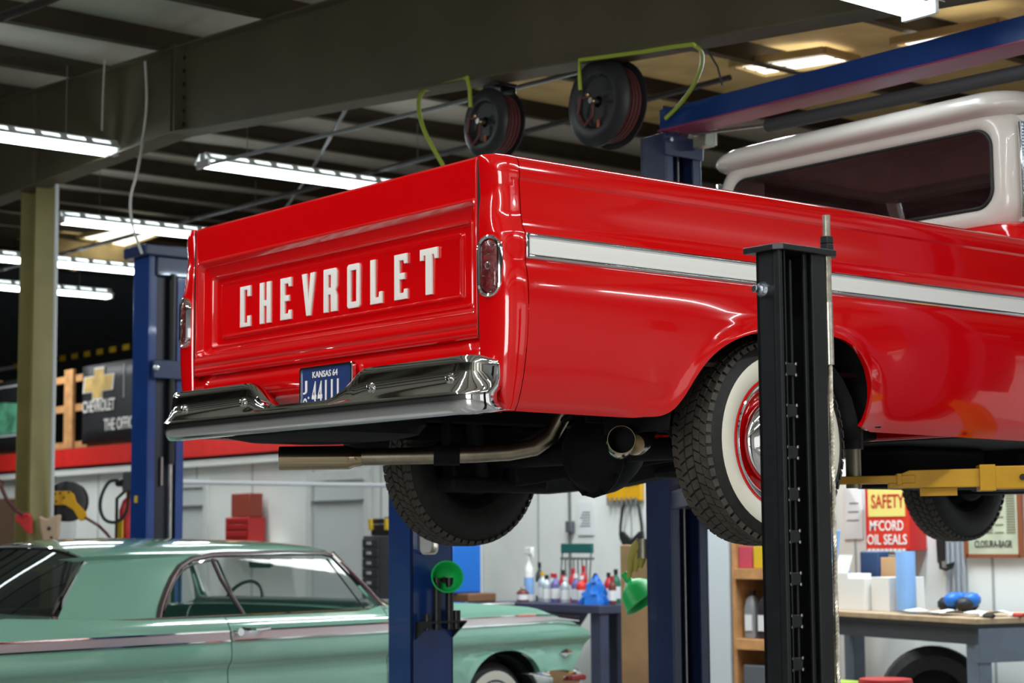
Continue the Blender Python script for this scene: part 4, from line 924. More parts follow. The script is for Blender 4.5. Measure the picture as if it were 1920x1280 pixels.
# rear corner fill between roof and pillar
for sg in (-1,1):
    rows=[[(x,sg*y,z) for x,y,z in ((-2.98,.695,1.335),(-3.2,.70,1.345),(-3.5,.695,1.342),(-3.75,.675,1.335),(-3.93,.65,1.322))],[(x,sg*y,z) for x,y,z in ((-2.98,.70,1.328),(-3.15,.695,1.322),(-3.45,.675,1.318),(-3.68,.655,1.313),(-3.83,.64,1.308))]]
    B().grid(rows).build('roof_corner',GREENC,G,smooth=60)
# rear window (wraps), windshield
rows=[]; rf=[]
for t in np.linspace(0,1,9):
    r=[]
    for s in np.linspace(-1,1,21):
        zt,zb_=1.386-.075*abs(s)**3,.995; xt=-3.735-.05*(1-s*s); xb=-4.42+.36*abs(s)**3; hwt,hwb=.615,.785
        r.append((xt+(xb-xt)*t,s*(hwt+(hwb-hwt)*t),zt+(zb_-zt)*t+.02*math.sin(PI*t)))
    rows.append(r)
B().grid(rows).build('rear_window',mat('rear_glass_dark',(.006,.010,.010),.02,0,0,alpha=.93,spec=1),G,smooth=60)
rim=[rows[i][0] for i in range(9)]+rows[8][1:-1]+[rows[i][-1] for i in range(8,-1,-1)]
B().tube([Vector(p)+Vector((0,0,.006)) for p in rim],.012,6).build('rear_window_trim',CHROME,G)
B().tube([Vector(p)+Vector((0,0,.006)) for p in rows[0]],.010,6).build('rear_window_trim',CHROME,G)
rows=[]
for t in np.linspace(0,1,6):
    rows.append([((-2.06+.08*(1-s*s))+(.36+.10*(1-s*s))*t,s*(.66+.20*t),1.34-.34*t) for s in np.linspace(-1,1,13)])
B().grid(rows).build('windshield',GLASS,G,smooth=60)
# interior
SEATG=mat('seat_dark_green',(.012,.02,.02),.6)
B().bb(-2.95,-2.78,-.72,.72,.45,.93).bb(-2.95,-2.3,-.72,.72,.40,.58).build('front_seat',SEATG,G,bevel=.05)
B().bb(-4.0,-3.6,-.72,.72,.45,.96).bb(-3.9,-3.3,-.72,.72,.40,.60).build('rear_seat',SEATG,G,bevel=.05)
B().bb(-1.95,-1.60,-.80,.80,.80,1.05).build('dashboard',SEATG,G,bevel=.04)
B().bb(-4.45,-4.0,-.72,.72,.94,.985).build('parcel_shelf',SEATG,G,smooth=0)
B().bb(-4.9,-.4,-.78,.78,.20,.34).build('floor_pan',UNDER,G,smooth=0)
B().tube([(-1.84+.07*math.sin(a),.40+.19*math.cos(a),1.00+.15*math.sin(a)) for a in np.linspace(0,2*PI,29)],.012,8).build('steering_wheel',RUBK,G)
B().cyl((-1.85,.40,1.0),(-1.6,.40,.94),.035,10).build('steering_column',CHROME,G)
B().loops([[(-2.02,p[0]+.0,1.27+p[1]) for p in rr(0,0,.11,.028,.02,4)],[(-1.99,p[0]+.0,1.27+p[1]) for p in rr(0,0,.10,.022,.018,4)]],cap0=True).build('rear_view_mirror',RUBK,G)
# ------------------------------------------------------------------ mezzanine: rail, banners
ml=T('wooden_railing','pine railing along the mezzanine above the red fascia','railing',(7.36,16,2.6))
for x0,x1 in ((9.0,22.5),): 
    for z,h in ((3.50,.09),(3.12,.09),(2.64,.09)): B().bb(7.34,7.38,x0,x1,z-h/2,z+h/2).build('rail',WOOD,ml,smooth=0,bevel=.004)
for y in (21.0,19.0,16.78,14.6,12.4,10.2): B().bb(7.30,7.345,y-.12,y+.12,2.6,3.62).build('post',WOOD,ml,smooth=0,bevel=.004)
def banner(name,lab,y0,y1,z0,z1,x=7.31,m=BANNER):
    rows=[[(x+.006*math.sin(i*1.7+j*.6),y1+(y0-y1)*i/16,z0+(z1-z0)*j/5) for i in range(17)] for j in range(6)]
    return tag(B().grid(rows).build(name,m,smooth=60,solid=.004),lab,'banner')
bn=banner('banner','black banner with a gold cross emblem on the mezzanine rail',13.2,16.35,2.63,3.62,7.285)
def Wt(s,y,z,w,h,m=LETTER,par=None,x=7.27,nm='lettering'): return text(nm,s,(x,y,z),w,h,(0,-1,0),(0,0,1),m,par,.002)
Wt('CHEVROLET',15.88,3.10,.86,.15,par=bn); Wt('THE OFFICIAL TRUCK',14.95,2.85,1.55,.15,par=bn)
gp=[(-.30,.085),(-.10,.085),(-.10,.17),(.10,.17),(.10,.085),(.30,.085),(.27,-.085),(.07,-.085),(.07,-.17),(-.13,-.17),(-.13,-.085),(-.33,-.085)]
B().prism([(7.278,15.88-y*1.35,3.38+z*1.2) for y,z in gp],(-.004,0,0)).build('emblem_border',LETTER,bn,smooth=0)
B().prism([(7.273,15.88-y*1.22,3.38+z*1.06) for y,z in gp],(-.004,0,0)).build('emblem',GOLD,bn,smooth=0)
B().bb(7.272,7.276,15.22,15.235,3.16,3.58).build('divider_line',LGREY,bn,smooth=0)
bn2=banner('banner','black banner with a green car print left of the olive column',17.9,21.2,2.63,3.60,7.285)
B().prism([(7.274,y,z) for y,z in ((19.6,3.36),(18.6,3.30),(18.0,3.25),(18.0,2.88),(18.9,2.86),(19.3,2.98),(19.45,3.12))],(-.004,0,0)).build('car_print',mat('print_green',(.10,.34,.20),.5,noise=.5,nscale=6),bn2,smooth=0)
B().prism([(7.270,y,z) for y,z in ((19.3,3.10),(18.9,3.10),(18.8,3.0),(19.2,2.98))],(-.004,0,0)).build('print_patch',REDP,bn2,smooth=0)
B().bb(7.268,7.276,17.9,21.2,2.83,2.86).bb(7.268,7.276,17.9,21.2,3.50,3.53).build('print_border',LGREY,bn2,smooth=0)
# hazard striped bar far above
hz=T('hazard_bar','yellow and black hazard striped bar beyond the mezzanine','bar',(9.0,17,4.15))
HZ0,HZ1=Vector((9.000,19.899,4.393)),Vector((9.000,17.931,4.153))
for i in range(22):
    y=HZ1[1]+.2*(i-1); B().bb(HZ1[0]-.02,HZ1[0]+.02,y,y+.195,HZ1[2]-.04,HZ1[2]+.04).build('stripe',YELP if i%2 else RUBK,hz,smooth=0)
B().bb(8.98,9.02,HZ1[1]+4.2,24,HZ1[2]-.03,HZ1[2]+.02).build('bar_end',LGREY,hz,smooth=0)
# ------------------------------------------------------------------ back wall: doors
for n,(y0,y1) in enumerate(((10.15,11.30),(13.35,14.25),(16.7,17.7))):
    d=T('door_%d'%(n+1),loc=(7.39,(y0+y1)/2,0),kind='structure')
    B().bb(7.36,7.40,y0,y0+.09,0,2.02).bb(7.36,7.40,y1-.09,y1,0,2.02).build('door_jamb',DOORM,d,smooth=0,bevel=.004)
    B().bb(7.36,7.40,y0,y1,2.02,2.12).build('door_head',DOORM,d,smooth=0,bevel=.004)
    B().bb(7.385,7.40,y0+.10,y1-.10,0,2.0).build('door_leaf',mat('door_leaf',(.55,.58,.57),.5),d,smooth=0)
    for za,zb_ in ((.15,.95),(1.05,1.88)): B().loops([rrX(7.385,(y0+y1)/2,(za+zb_)/2,(y1-y0)/2-.22,(zb_-za)/2,.01,1),rrX(7.392,(y0+y1)/2,(za+zb_)/2,(y1-y0)/2-.24,(zb_-za)/2-.02,.01,1)]).build('door_panel',DOORM,d,smooth=0)
    B().bb(7.35,7.385,y0+.12,y1-.12,1.80,1.815).build('door_closer_bar',INK,d,smooth=0)
    B().sph((7.35,y0+.16,1.0),.03).build('door_handle',STEEL,d)
# hanging item wall unit right of far door
def boxthing(name,lab,cat,c,d,m,group=None,bevel=.01,loc=None):
    o=B().box(c,d).build(name,m,smooth=30,bevel=bevel); return tag(o,lab,cat,group)
# red tool chest on the wall shelf
sh=tag(B().bb(7.12,7.4,13.0,14.3,1.355,1.385).build('wall_shelf',WALLM,smooth=0),'narrow white wall shelf under the red tool chest','shelf')
tc_=T('tool_chest','small red two tier tool chest between the white doors','toolbox',(7.25,12.5,1.4))
Pc=(7.200,12.337,1.460)
yc=Pc[1]; sh.location=(0,yc-13.65,0)
B().bb(7.14,7.36,yc-.24,yc+.24,1.385,1.66).build('lower_chest',REDP,tc_,bevel=.01); B().bb(7.16,7.34,yc-.22,yc+.15,1.662,1.92).build('upper_chest',mat('red_faded',(.30,.05,.03),.5),tc_,bevel=.01)
for z in (1.45,1.53,1.60): B().bb(7.125,7.14,yc-.21,yc+.21,z,z+.055).build('drawer',REDP,tc_,bevel=.004)
# electrical box, cord, extinguisher beside the left blue column
eb=T('power_outlet_box','grey outlet box with round plug behind the left blue column','socket box',(7.3,14.9,1.9))
pE=(3.746,8.364,1.896)
B().box(pE,(.08,.16,.16)).build('box',GREY,eb,bevel=.01); B().cyl(Vector(pE)+Vector((0,.06,0)),Vector(pE)+Vector((0,.22,-.01)),.045,12,r2=.03).build('plug',RUBK,eb)
B().cyl(Vector(pE)+Vector((.04,0,0)),(7.4,pE[1],pE[2]),.02,8).build('arm_bracket',LGREY,eb)
tag(B().tube(sm([(3.666,8.430,1.906),(3.610,8.478,1.893),(3.572,8.522,1.799),(3.565,8.543,1.691),(3.595,8.532,1.596),(3.653,8.487,1.565),(3.705,8.440,1.595),(3.734,8.406,1.668),(3.739,8.384,1.797),(3.749,8.368,1.853)]),.014,8).build('power_cord',RUBK,eb))
pX=(3.852,8.581,1.584)
ex=T('fire_extinguisher','red fire extinguisher partly behind the left blue column','extinguisher',(pX[0],pX[1],1.2))
B().lathe([(0,-.32),(.075,-.31),(.085,-.28),(.085,.08),(.06,.16),(.03,.19),(.03,.24)],pX,(0,0,1),20).build('cylinder',REDP,ex)
B().box(Vector(pX)+Vector((0,0,.27)),(.05,.20,.05)).build('valve_handle',REDP,ex,bevel=.01)
B().box(Vector(pX)+Vector((-.084,0,-.08)),(.01,.08,.16)).build('label_sticker',YELP,ex)
B().tube([Vector(pX)+Vector((-.02,.05,.24)),Vector(pX)+Vector((-.04,.15,.18)),Vector(pX)+Vector((-.04,.15,-.15))],.014,8).build('discharge_hose',RUBK,ex)
B().bb(pX[0]-.05,pX[0]+.05,pX[1]-.15,pX[1]+.15,0,pX[2]-.33).build('stand',LGREY,ex,smooth=0,bevel=.005)
# yellow cable reel on the olive column
yr=T('cable_reel','black cable reel with yellow mounting arm on the olive column','cable reel',(2.98,8.3,1.8))
cR=Vector((3.203,8.381,1.729))
axr=Vector((-.7,-.72,0)).normalized()
B().lathe([(.02,-.05),(.13,-.05),(.155,-.04),(.16,-.03),(.16,-.02),(.12,-.01),(.12,.03),(.16,.04),(.16,.05),(.13,.055),(.02,.055)],cR,axr,32).build('reel_drum',REELM,yr)
sd=Vector((-axr.y,axr.x,0)); sd=sd if sd.dot(Vector((.77,-.64,0)))>0 else -sd
arm=[(x*.68,z*.68+.02) for x,z in [(-.17,.09),(.05,.09),(.10,.05),(.13,-.04),(.25,-.16),(.26,-.24),(.18,-.26),(.10,-.13),(.0,-.07),(-.17,-.07)]]
B().prism([cR+axr*.06+sd*x+Vector((0,0,z)) for x,z in arm],axr*.02).build('mounting_arm',YEL,yr,smooth=0,bevel=.004)
for x,z in ((-.08,.06),(-.01,.03),(.03,.07),(-.04,.065),(-.07,.0)): B().cyl(cR+axr*.08+sd*x+Vector((0,0,z)),cR+axr*.084+sd*x+Vector((0,0,z)),.009,8).build('bolt',RUBK,yr)
B().tube([cR+axr*.07+sd*.165+Vector((0,0,-.13)),(3.190,7.830,1.534),(3.289,7.888,1.473),(3.426,8.045,1.406),(3.445,8.043,1.306)],.012,8).build('reel_cable',MAROON,yr)
# thermostat, tan trouble lamp holder, red hook
cT=(3.027,8.458,1.944)
th=T('thermostat','white thermostat with small display on the olive column','thermostat',cT)
B().box(cT,(.03,.115,.125),rz=.6).build('case',WHITE,th,bevel=.01); B().box(Vector(cT)+Vector((-.016,-.02,0.01)),(.004,.04,.03),rz=.6).build('display',RUBK,th)
tag(B().box((3.012,8.487,2.012),(.03,.09,.04),rz=.6).build('sensor_cover',WHITE,bevel=.012),'small white sensor cover just above the thermostat','sensor')
cB=Vector((3.022,8.298,1.526))
tb=T('cord_holder','tan cast cord holder shaped like a shield on the olive column','holder',cB)
B().prism([cB+sd*x+Vector((0,0,z)) for x,z in ((-.085,.09),(-.03,.065),(.02,.085),(.085,.10),(.08,.04),(.07,-.07),(.03,-.15),(-.03,-.16),(-.05,-.10),(-.075,0))],axr*.05).build('shield',TAN,tb,smooth=0,bevel=.012)
B().sph(cB+axr*.05+Vector((0,0,-.01)),.016).sph(cB+axr*.05+sd*.02+Vector((0,0,-.08)),.012).build('rivet',RUBK,tb)
B().tube([cB+Vector((0,0,-.15)),cB+Vector((0,0,-.26)),cB+sd*.06+Vector((0,0,-.30)),cB+sd*.07+Vector((0,0,-.12))],.014,8).build('hook',RUBK,tb)
rh=Vector((2.842,8.374,1.581))
rk=T('filler_nozzle','red fuel style nozzle hanging at the left of the olive column','nozzle',rh)
B().prism([rh+sd*x+Vector((0,0,z)) for x,z in ((-.06,.05),(.03,.06),(.06,.02),(.06,-.11),(.02,-.09),(-.04,-.02),(-.07,-.01))],axr*.05).build('nozzle_body',REDP,rk,smooth=0,bevel=.01)
B().tube([rh+Vector((0,0,.03)),(2.736,8.321,1.655),(2.631,8.265,1.743),(2.593,8.283,1.838),(2.604,8.270,1.874),(2.545,8.315,1.895)],.015,8).build('nozzle_hose',MAROON,rk)
bk=T('tall_cupboard','brown cupboard at the far left against the back wall','cupboard',(7.2,18.4,0))
B().bb(6.9,7.36,17.9,18.75,0,1.98).build('carcass',mat('cupboard_brown',(.07,.035,.015),.5),bk,smooth=0,bevel=.01)
for y in (17.93,18.34): B().bb(6.88,6.90,y,y+.385,.06,1.93).build('door_leaf',mat('cupboard_brown',(.07,.035,.015),.5),bk,smooth=0,bevel=.004)
mc=T('parts_cart','black machine cart with yellow knob at the left edge','cart',(4.6,10.4,0))
P1=(2.174,7.396,1.323); mc.location=(P1[0],P1[1],0); bpy.context.view_layer.update()
B().bb(P1[0]-.3,P1[0]+.3,P1[1]-.2,P1[1]+.2,0,.95).build('cabinet',GREY,mc,bevel=.02)
B().box((P1[0],P1[1],1.10),(.5,.4,.3),rz=.1).build('tray_top',RUBK,mc,bevel=.03)
B().sph((P1[0]+.2,P1[1]-.22,1.24),.04).build('knob',YELP,mc)
# ------------------------------------------------------------------ dark parts cabinet stack behind the centre column
cc=Vector((6.160,8.416,1.226)); cabw=.62
cab=T('drawer_cabinet','charcoal small parts drawer cabinet left of the centre blue column','cabinet',(cc.x,cc.y,0))
zt_=(6.146,8.397,1.444)[2]
B().bb(cc.x,cc.x+.35,cc.y-.42,cc.y+.12,.3,zt_).build('carcass',mat('cab_charcoal',(.055,.06,.065),.5),cab,bevel=.006)
for i in range(7):
    z=zt_-.02-.088*(i+1); B().bb(cc.x-.018,cc.x,cc.y-.13,cc.y+.11,z,z+.08).build('drawer',mat('drawer_dark',(.035,.038,.042),.4),cab,bevel=.004)
    B().bb(cc.x-.026,cc.x-.018,cc.y-.03,cc.y+.03,z+.03,z+.055).build('label_holder',LGREY,cab)
B().bb(cc.x-.02,cc.x+.37,cc.y-.44,cc.y+.14,0,.3).build('stand',GREY,cab,bevel=.01)
cs=T('tool_case','black tool case with yellow latches on the drawer cabinet','tool case',(cc.x+.15,cc.y-.16,zt_))
B().bb(cc.x+.02,cc.x+.30,cc.y-.40,cc.y+.03,zt_,zt_+.10).bb(cc.x+.01,cc.x+.31,cc.y-.41,cc.y+.06,zt_+.105,zt_+.155).build('shell',RUBK,cs,bevel=.01)
for y in (.02,-.22): B().bb(cc.x-.005,cc.x+.02,cc.y+y-.035,cc.y+y+.01,zt_+.05,zt_+.15).build('latch',YELP,cs,bevel=.004)
bc=boxthing('blue_crate','small bright blue bin on the black tool case','bin',(cc.x+.2,cc.y-.27,zt_+.255),(.2,.24,.20),BLUEP); 
B().bb(cc.x+.08,cc.x+.3,cc.y-.4,cc.y-.1,zt_+.156,zt_+.165).build('bin_lid',RUBK,bc)
hg=Vector((6.165,7.116,1.143))
o=boxthing('blue_panel_bin','tall bright blue bin just right of the centre column','bin',(hg.x,hg.y,(6.213,7.107,0.925)[2]+.037+.2),(.3,.17,.40),BLUEP,bevel=.01); ws=T('saw_stand','low wooden block bench behind the green hood','bench',(hg.x+.1,hg.y-.3,0))
pw=Vector((6.213,7.107,0.925))
B().bb(pw.x-.15,pw.x+.15,pw.y-.22,pw.y+.22,pw.z-.035,pw.z+.035).build('top_block',mat('dark_wood',(.16,.08,.04),.6),ws,bevel=.01)
for y in (-.18,.18): B().bb(pw.x-.1,pw.x+.1,pw.y+y-.03,pw.y+y+.03,0,pw.z-.036).build('leg',GREY,ws,smooth=0)
ws.location=(pw.x,pw.y,0)
for ch in ws.children: ch.matrix_parent_inverse=Matrix.Translation((-pw.x,-pw.y,0))
cm=T('steel_column','pale grey wall post behind the green hood','column',(7.3,8.6,0),kind='structure')
B().bb(7.15,7.39,8.35,8.47,0,2.36).bb(7.15,7.39,8.72,8.84,0,2.36).build('flange',DOORM,cm,smooth=0); B().bb(7.25,7.28,8.47,8.72,0,2.36).build('web_plate',DOORM,cm,smooth=0)
# wall conduit with box
yC=(7.390,7.105,1.449)[1]
wc=T('wall_conduit','thin dark conduit with small box on the white wall above the bench','conduit',(7.38,yC,1.2))
B().cyl((7.38,yC,.9),(7.38,yC,2.24),.013,8).build('pipe',INK,wc)
B().bb(7.34,7.39,yC-.06,yC+.02,1.46,1.56).build('junction_box',GREY,wc,bevel=.008)
# ------------------------------------------------------------------ centre bench with bottles
xb,y0b,y1b=6.35,5.60,7.0
cbn=T('slate_bench','dark slate coloured workbench crowded with bottles behind the car nose','workbench',(6.7,6.4,0))
B().bb(xb,7.1,y0b,y1b,.82,.885).build('bench_top',DBENCH,cbn,smooth=0,bevel=.006)
for y in (y0b+.02,y1b-.14,6.10): 
    B().bb(xb+.03,xb+.12,y,y+.12,0,.82).build('leg',DBENCH,cbn,smooth=0,bevel=.006)
    B().bb(7.0,7.09,y,y+.12,0,.82).build('leg',DBENCH,cbn,smooth=0,bevel=.006)
for y,s in ((6.22,1),(6.10,-1)): B().prism([(xb+.04,y,.82),(xb+.04,y+s*.26,.82),(xb+.04,y,.55)],(.07,0,0)).build('corner_gusset',DBENCH,cbn,smooth=0)
B().bb(xb,7.1,y0b,y1b,.10,.14).build('lower_shelf',DBENCH,cbn,smooth=0)
zb0=.885
def bottle(lab,p,r,h,m,capm,spray=0,grp='bottles on the slate bench',nm='bottle'):
    t=T(nm,lab,'bottle',p,group=grp)
    x,y,z=p
    B().lathe([(0,0),(r,.004),(r,h*.62),(r*.9,h*.70),(r*.38,h*.82),(r*.38,h*.88)],(x,y,z),(0,0,1),14).build('body',m,t)
    if spray:
        B().cyl((x,y,z+h*.86),(x,y,z+h*.98),r*.42,10).bb(x-.02,x+.02,y-.05,y+.04,z+h*.98,z+h*1.13).bb(x-.01,x+.01,y-.06,y-.045,z+h*.92,z+h*1.1).build('trigger_head',capm,t,bevel=.004)
    else: B().cyl((x,y,z+h*.86),(x,y,z+h),r*.45,10).build('cap',capm,t)
    B().lathe([(r+.001,h*.15),(r+.001,h*.5)],(x,y,z),(0,0,1),14).build('paper_label',PAPER if m not in (WHITE,PAPER) else LBLUE,t)
    return t
def by(px): 
    return float(np.interp(px,[980,1160],[6.854,5.666]))
VIO=mat('can_violet',(.16,.14,.34),.35,.3); PALE=mat('can_pale',(.42,.48,.52),.3,.3); MR=mat('can_red',(.45,.02,.03),.35); GRN=mat('bottle_green',(.02,.12,.07),.4); AMB=mat('jar_amber',(.14,.03,.02),.4)
items=[(993,.035,.32,WHITE,WHITE,1,'white spray bottle with trigger at the left end of the slate bench',.0),
(985,.045,.10,AMB,LGREY,0,'short brown jar in front of the white spray bottle',-.12),
(1012,.030,.26,mat('bottle_smoke',(.04,.04,.05),.3),RUBK,0,'slim dark bottle right of the white spray bottle',.05),
(1021,.034,.20,PALE,YELP,0,'pale can with a yellow cap on the slate bench',-.05),
(1031,.034,.18,PALE,RUBK,0,'pale can second to the right of the yellow capped one',-.10),
(1039,.030,.19,PALE,MR,0,'pale can with a red cap left of the violet can',-.02),
(1047,.031,.19,VIO,MR,0,'violet can with a red cap at the bench middle',-.10),
(1056,.030,.21,MR,RUBK,0,'red bottle behind the violet can',.10),
(1066,.034,.17,PALE,PAPER,0,'wide pale jar in the front row at the bench middle',-.12),
(1075,.034,.22,MR,MR,0,'tall red bottle behind the wide pale jar',.10),
(1086,.034,.19,VIO,WHITE,0,'violet can with a white cap left of the red bottle',-.12),
(1097,.034,.18,mat('bottle_bright_red',(.62,.03,.02),.35),LETTER,0,'bright red bottle with white cap in the front row',-.14),
(1094,.030,.24,MR,MR,0,'dark red bottle behind the bright red one',.12),
(1143,.032,.20,MR,RUBK,0,'red bottle right of the blue rag',-.02),
(1151,.028,.18,AMB,MR,0,'dark red jar near the right end of the slate bench',-.10),
(1154,.034,.22,GRN,RUBK,0,'green bottle at the right end of the slate bench',.08)]
for px,r,h,m,cm_,sp,lab,dx in items: bottle(lab,(6.62+dx,by(px)+dx*.95,zb0),r*1.15,h*1.25,m,cm_,sp)
# blue rag heap
rb=by(1120)-.16
b=B(); n=18; rows=[]
for i in range(9):
    t=i/8; z=zb0+.24*t; rad=.15*(1-t)**.75+.004
    rows.append([(6.46+rad*.6*math.cos(2*PI*k/n)*(1+.15*math.sin(3*k+i)),rb+.015-.03*t+rad*math.sin(2*PI*k/n)*(1+.18*math.sin(2.3*k+i*.7)),z) for k in range(n)]+[])
for r in rows: r.append(r[0])
rows=[[(x+random.uniform(-.012,.012),y+random.uniform(-.012,.012),max(zb0+.001,z+random.uniform(-.01,.01)*(z>zb0+.01))) for x,y,z in r[:-1]] for r in rows]
rows=[r+[r[0]] for r in rows]
tag(b.grid(rows).build('blue_rag',BLUEP,smooth=25),'crumpled bright blue rag among the bottles on the slate bench','rag')
# green tap rack
yr0,yr1=by(1108)+.22,by(1050)+.22
rk=T('tool_rack','small wire tool rack with a dark green header on the slate bench','tool rack',(6.85,(yr0+yr1)/2,zb0))
B().bb(6.84,6.87,yr0,yr1,zb0+.40,zb0+.48).build('header_board',TEALD,rk,bevel=.004)
for y in (yr0+.01,yr1-.01): B().tube([(6.855,y,zb0+.46),(6.83,y,zb0+.2),(6.80,y,zb0)],.008,6).build('upright',INK,rk)
B().bb(6.835,6.875,yr0,yr1,zb0+.345,zb0+.365).build('hook_bar',INK,rk)
for k in range(6): y=yr0+.06+k*(yr1-yr0-.12)/5; B().cyl((6.84,y,zb0+.10+.02*(k%3)),(6.84,y,zb0+.35),.008,6).build('hanging_tool',STEEL,rk)
# wall papers and yellow rack and black hanger
def paper(lab,pa,pb,x=7.385,lines=6,col=PAPER,name='wall_paper',cat='paper',thick=.006):
    y1,z1,y0,z0=pa[1],pa[2],pb[1],pb[2]
    o=B().bb(x,x+thick,min(y0,y1),max(y0,y1),min(z0,z1),max(z0,z1)).build(name,col,smooth=0); tag(o,lab,cat)
    ym=(y0+y1)/2; w_=abs(y1-y0); zt=max(z0,z1); hh=abs(z1-z0)
    b=B()
    for k in range(lines):
        z=zt-hh*(.3+.5*k/max(1,lines)); b.bb(x-.002,x,ym-w_*.30,ym+w_*(.2+.08*((k*7)%3)),z-.006,z+.003)
    l=b.build('written_lines',INK,o,smooth=0); l['kind']='stuff'
    return o
paper('white wall chart with faint writing beside the wall conduit',(7.385,7.003,1.720),(7.385,6.798,1.434))
yk=T('hook_rack','yellow key rack on the wall above the cardboard box','rack',(7.35,6.4,1.7))
pa,pb_=(7.380,6.593,1.882),(7.380,6.163,1.722)
B().bb(7.35,7.39,pb_[1],pa[1],pb_[2],pa[2]+.06).build('back_board',YEL,yk,smooth=0,bevel=.005)
for k in range(7): 
    y=pb_[1]+.04+k*(pa[1]-pb_[1]-.08)/6; B().cyl((7.33,y,pb_[2]-.035),(7.33,y,pb_[2]+.03),.010,6).build('hook',INK,yk)
    B().bb(7.335,7.35,y-.015,y+.015,pa[2]-.02,pa[2]+.04).build('key_tag',INK,yk)
hb=(7.270,6.275,1.463); y_,z_=hb[1],hb[2]
bh=T('leather_strap_pad','black padded hanger with two straps below the yellow rack','hanger',(7.34,y_,z_))
for s in (-1,1): B().tube([(7.34,y_+s*.04,z_+.27),(7.34,y_+s*.10,z_+.20),(7.34,y_+s*.13,z_+.05),(7.34,y_+s*.135,z_-.04)],.012,8).build('strap',RUBK,bh)
B().prism([(7.33,y_+a,z_+c) for a,c in ((-.14,.0),(-.10,.0),(0,-.07),(.10,.0),(.14,.0),(.14,-.06),(.10,-.12),(-.10,-.12),(-.14,-.06))],(.03,0,0)).build('pad',RUBK,bh,smooth=0,bevel=.008)
# cardboard box, can and gloves
cb=T('cardboard_box','tall upright cardboard box left of the right blue column','box',(5.9,5.0,0))
pL,pR=Vector((5.201,4.117,1.223)),Vector((5.070,3.702,1.228))
zt_=(5.240,4.065,1.364)[2]
B().bb(pL.x,pL.x+.40,pR.y-.02,pL.y,0,zt_).build('carton',CARD,cb,smooth=0,bevel=.006)
B().bb(pL.x-.004,pL.x,pL.y-.13,pL.y-.05,zt_-.30,zt_-.25).build('address_label',PAPER,cb,smooth=0)
cb.location=(pL.x+.2,pL.y-.2,0)
for ch in cb.children: ch.matrix_parent_inverse=Matrix.Translation((-cb.location.x,-cb.location.y,0))
gm=T('magnetic_can','grey steel cup with yellow gloves on the right blue column','cup holder',(3.1,1.9,1.35))
pg=Vector((3.25,1.84,(3.262,1.879,1.357)[2]))
B().cyl(pg+Vector((0,0,-.05)),pg+Vector((0,0,.05)),.04,14).build('cup',mat('zinc_dull',(.30,.29,.22),.4,.8),gm)
for dx,l in ((-.012,.15),(.01,.12),(.03,.10)): B().tube([pg+Vector((dx,-dx,.04)),pg+Vector((dx-.02,-dx+.01,.01)),pg+Vector((dx-.035,-dx+.035,-.05)),pg+Vector((dx-.04,-dx+.045,-l))],[.022,.028,.022,.012],10).build('glove',mat('glove_yellow',(.42,.38,.08),.6),gm)
gm.location=pg
for ch in gm.children: ch.matrix_parent_inverse=Matrix.Translation(-pg)
# ------------------------------------------------------------------ right: wall return post, shelving
B().bb(6.95,7.39,(6.950,4.773,1.029)[1],(6.950,5.019,1.025)[1],0,2.34).build('trim_2',mat('post_white',(.55,.60,.62),.5),smooth=0,bevel=.005)['kind']='structure'
YA,YB=(6.950,4.762,1.029)[1]-.02,(7.380,4.064,1.430)[1]
su=T('wood_shelving','pine shelving unit holding oil bottles, behind the black column','shelf',(7.2,(YA+YB)/2,0))
for y in (YB+.02,YA-.02): B().bb(6.95,7.38,y-.02,y+.02,0,1.95).build('side_board',WOOD,su,smooth=0,bevel=.004)
for z in (1.13,.60,.12,1.93): B().bb(6.93,7.38,YB+.04,YA-.04,z-.04,z+.04).build('shelf_board',WOOD,su,smooth=0,bevel=.004)
B().bb(7.36,7.38,YB+.04,YA-.04,.16,1.88).build('back_board',mat('back_dark',(.02,.016,.012),.8),su,smooth=0)
SIL=mat('oil_grey',(.30,.31,.32),.35,.3)
for i,(dy,m,lab) in enumerate(((.12,SIL,'grey oil jug with label at the left of the middle shelf'),(.255,mat('oil_black',(.03,.02,.025),.35),'dark oil bottle second on the middle shelf'),(.385,MR,'red oil bottle third on the middle shelf'),(.515,SIL,'grey oil bottle hidden behind the black column'))):
    y=YA-dy; z0=.645
    t=T('oil_bottle',lab,'bottle',(7.05,y,z0),group='oil bottles on the pine shelf')
    B().loops([rrZ(z,7.05,y,a,c,.02,4) for z,a,c in ((z0,.05,.055),(z0+.22,.05,.055),(z0+.29,.04,.04),(z0+.32,.02,.02))],cap0=True).build('body',m,t); B().cyl((7.05,y,z0+.32),(7.05,y,z0+.36),.022,10).build('cap',RUBK,t)
    B().bb(6.994,7.0,y-.035,y+.035,.70,.82).build('paper_label',PAPER,t)
boxthing('yellow_carton','small yellow carton on the pine shelf','box',(7.05,YA-.28,1.255),(.15,.15,.165),YELP,bevel=.004)
boxthing('pink_carton','small red and white carton left of the yellow one on the shelf','box',(7.05,YA-.12,1.255),(.15,.14,.165),mat('carton_pink',(.5,.06,.09),.5),bevel=.004)
boxthing('dark_bin','dark bin at the foot of the pine shelving','bin',(7.1,YA-.30,.305),(.3,.4,.28),GREY)
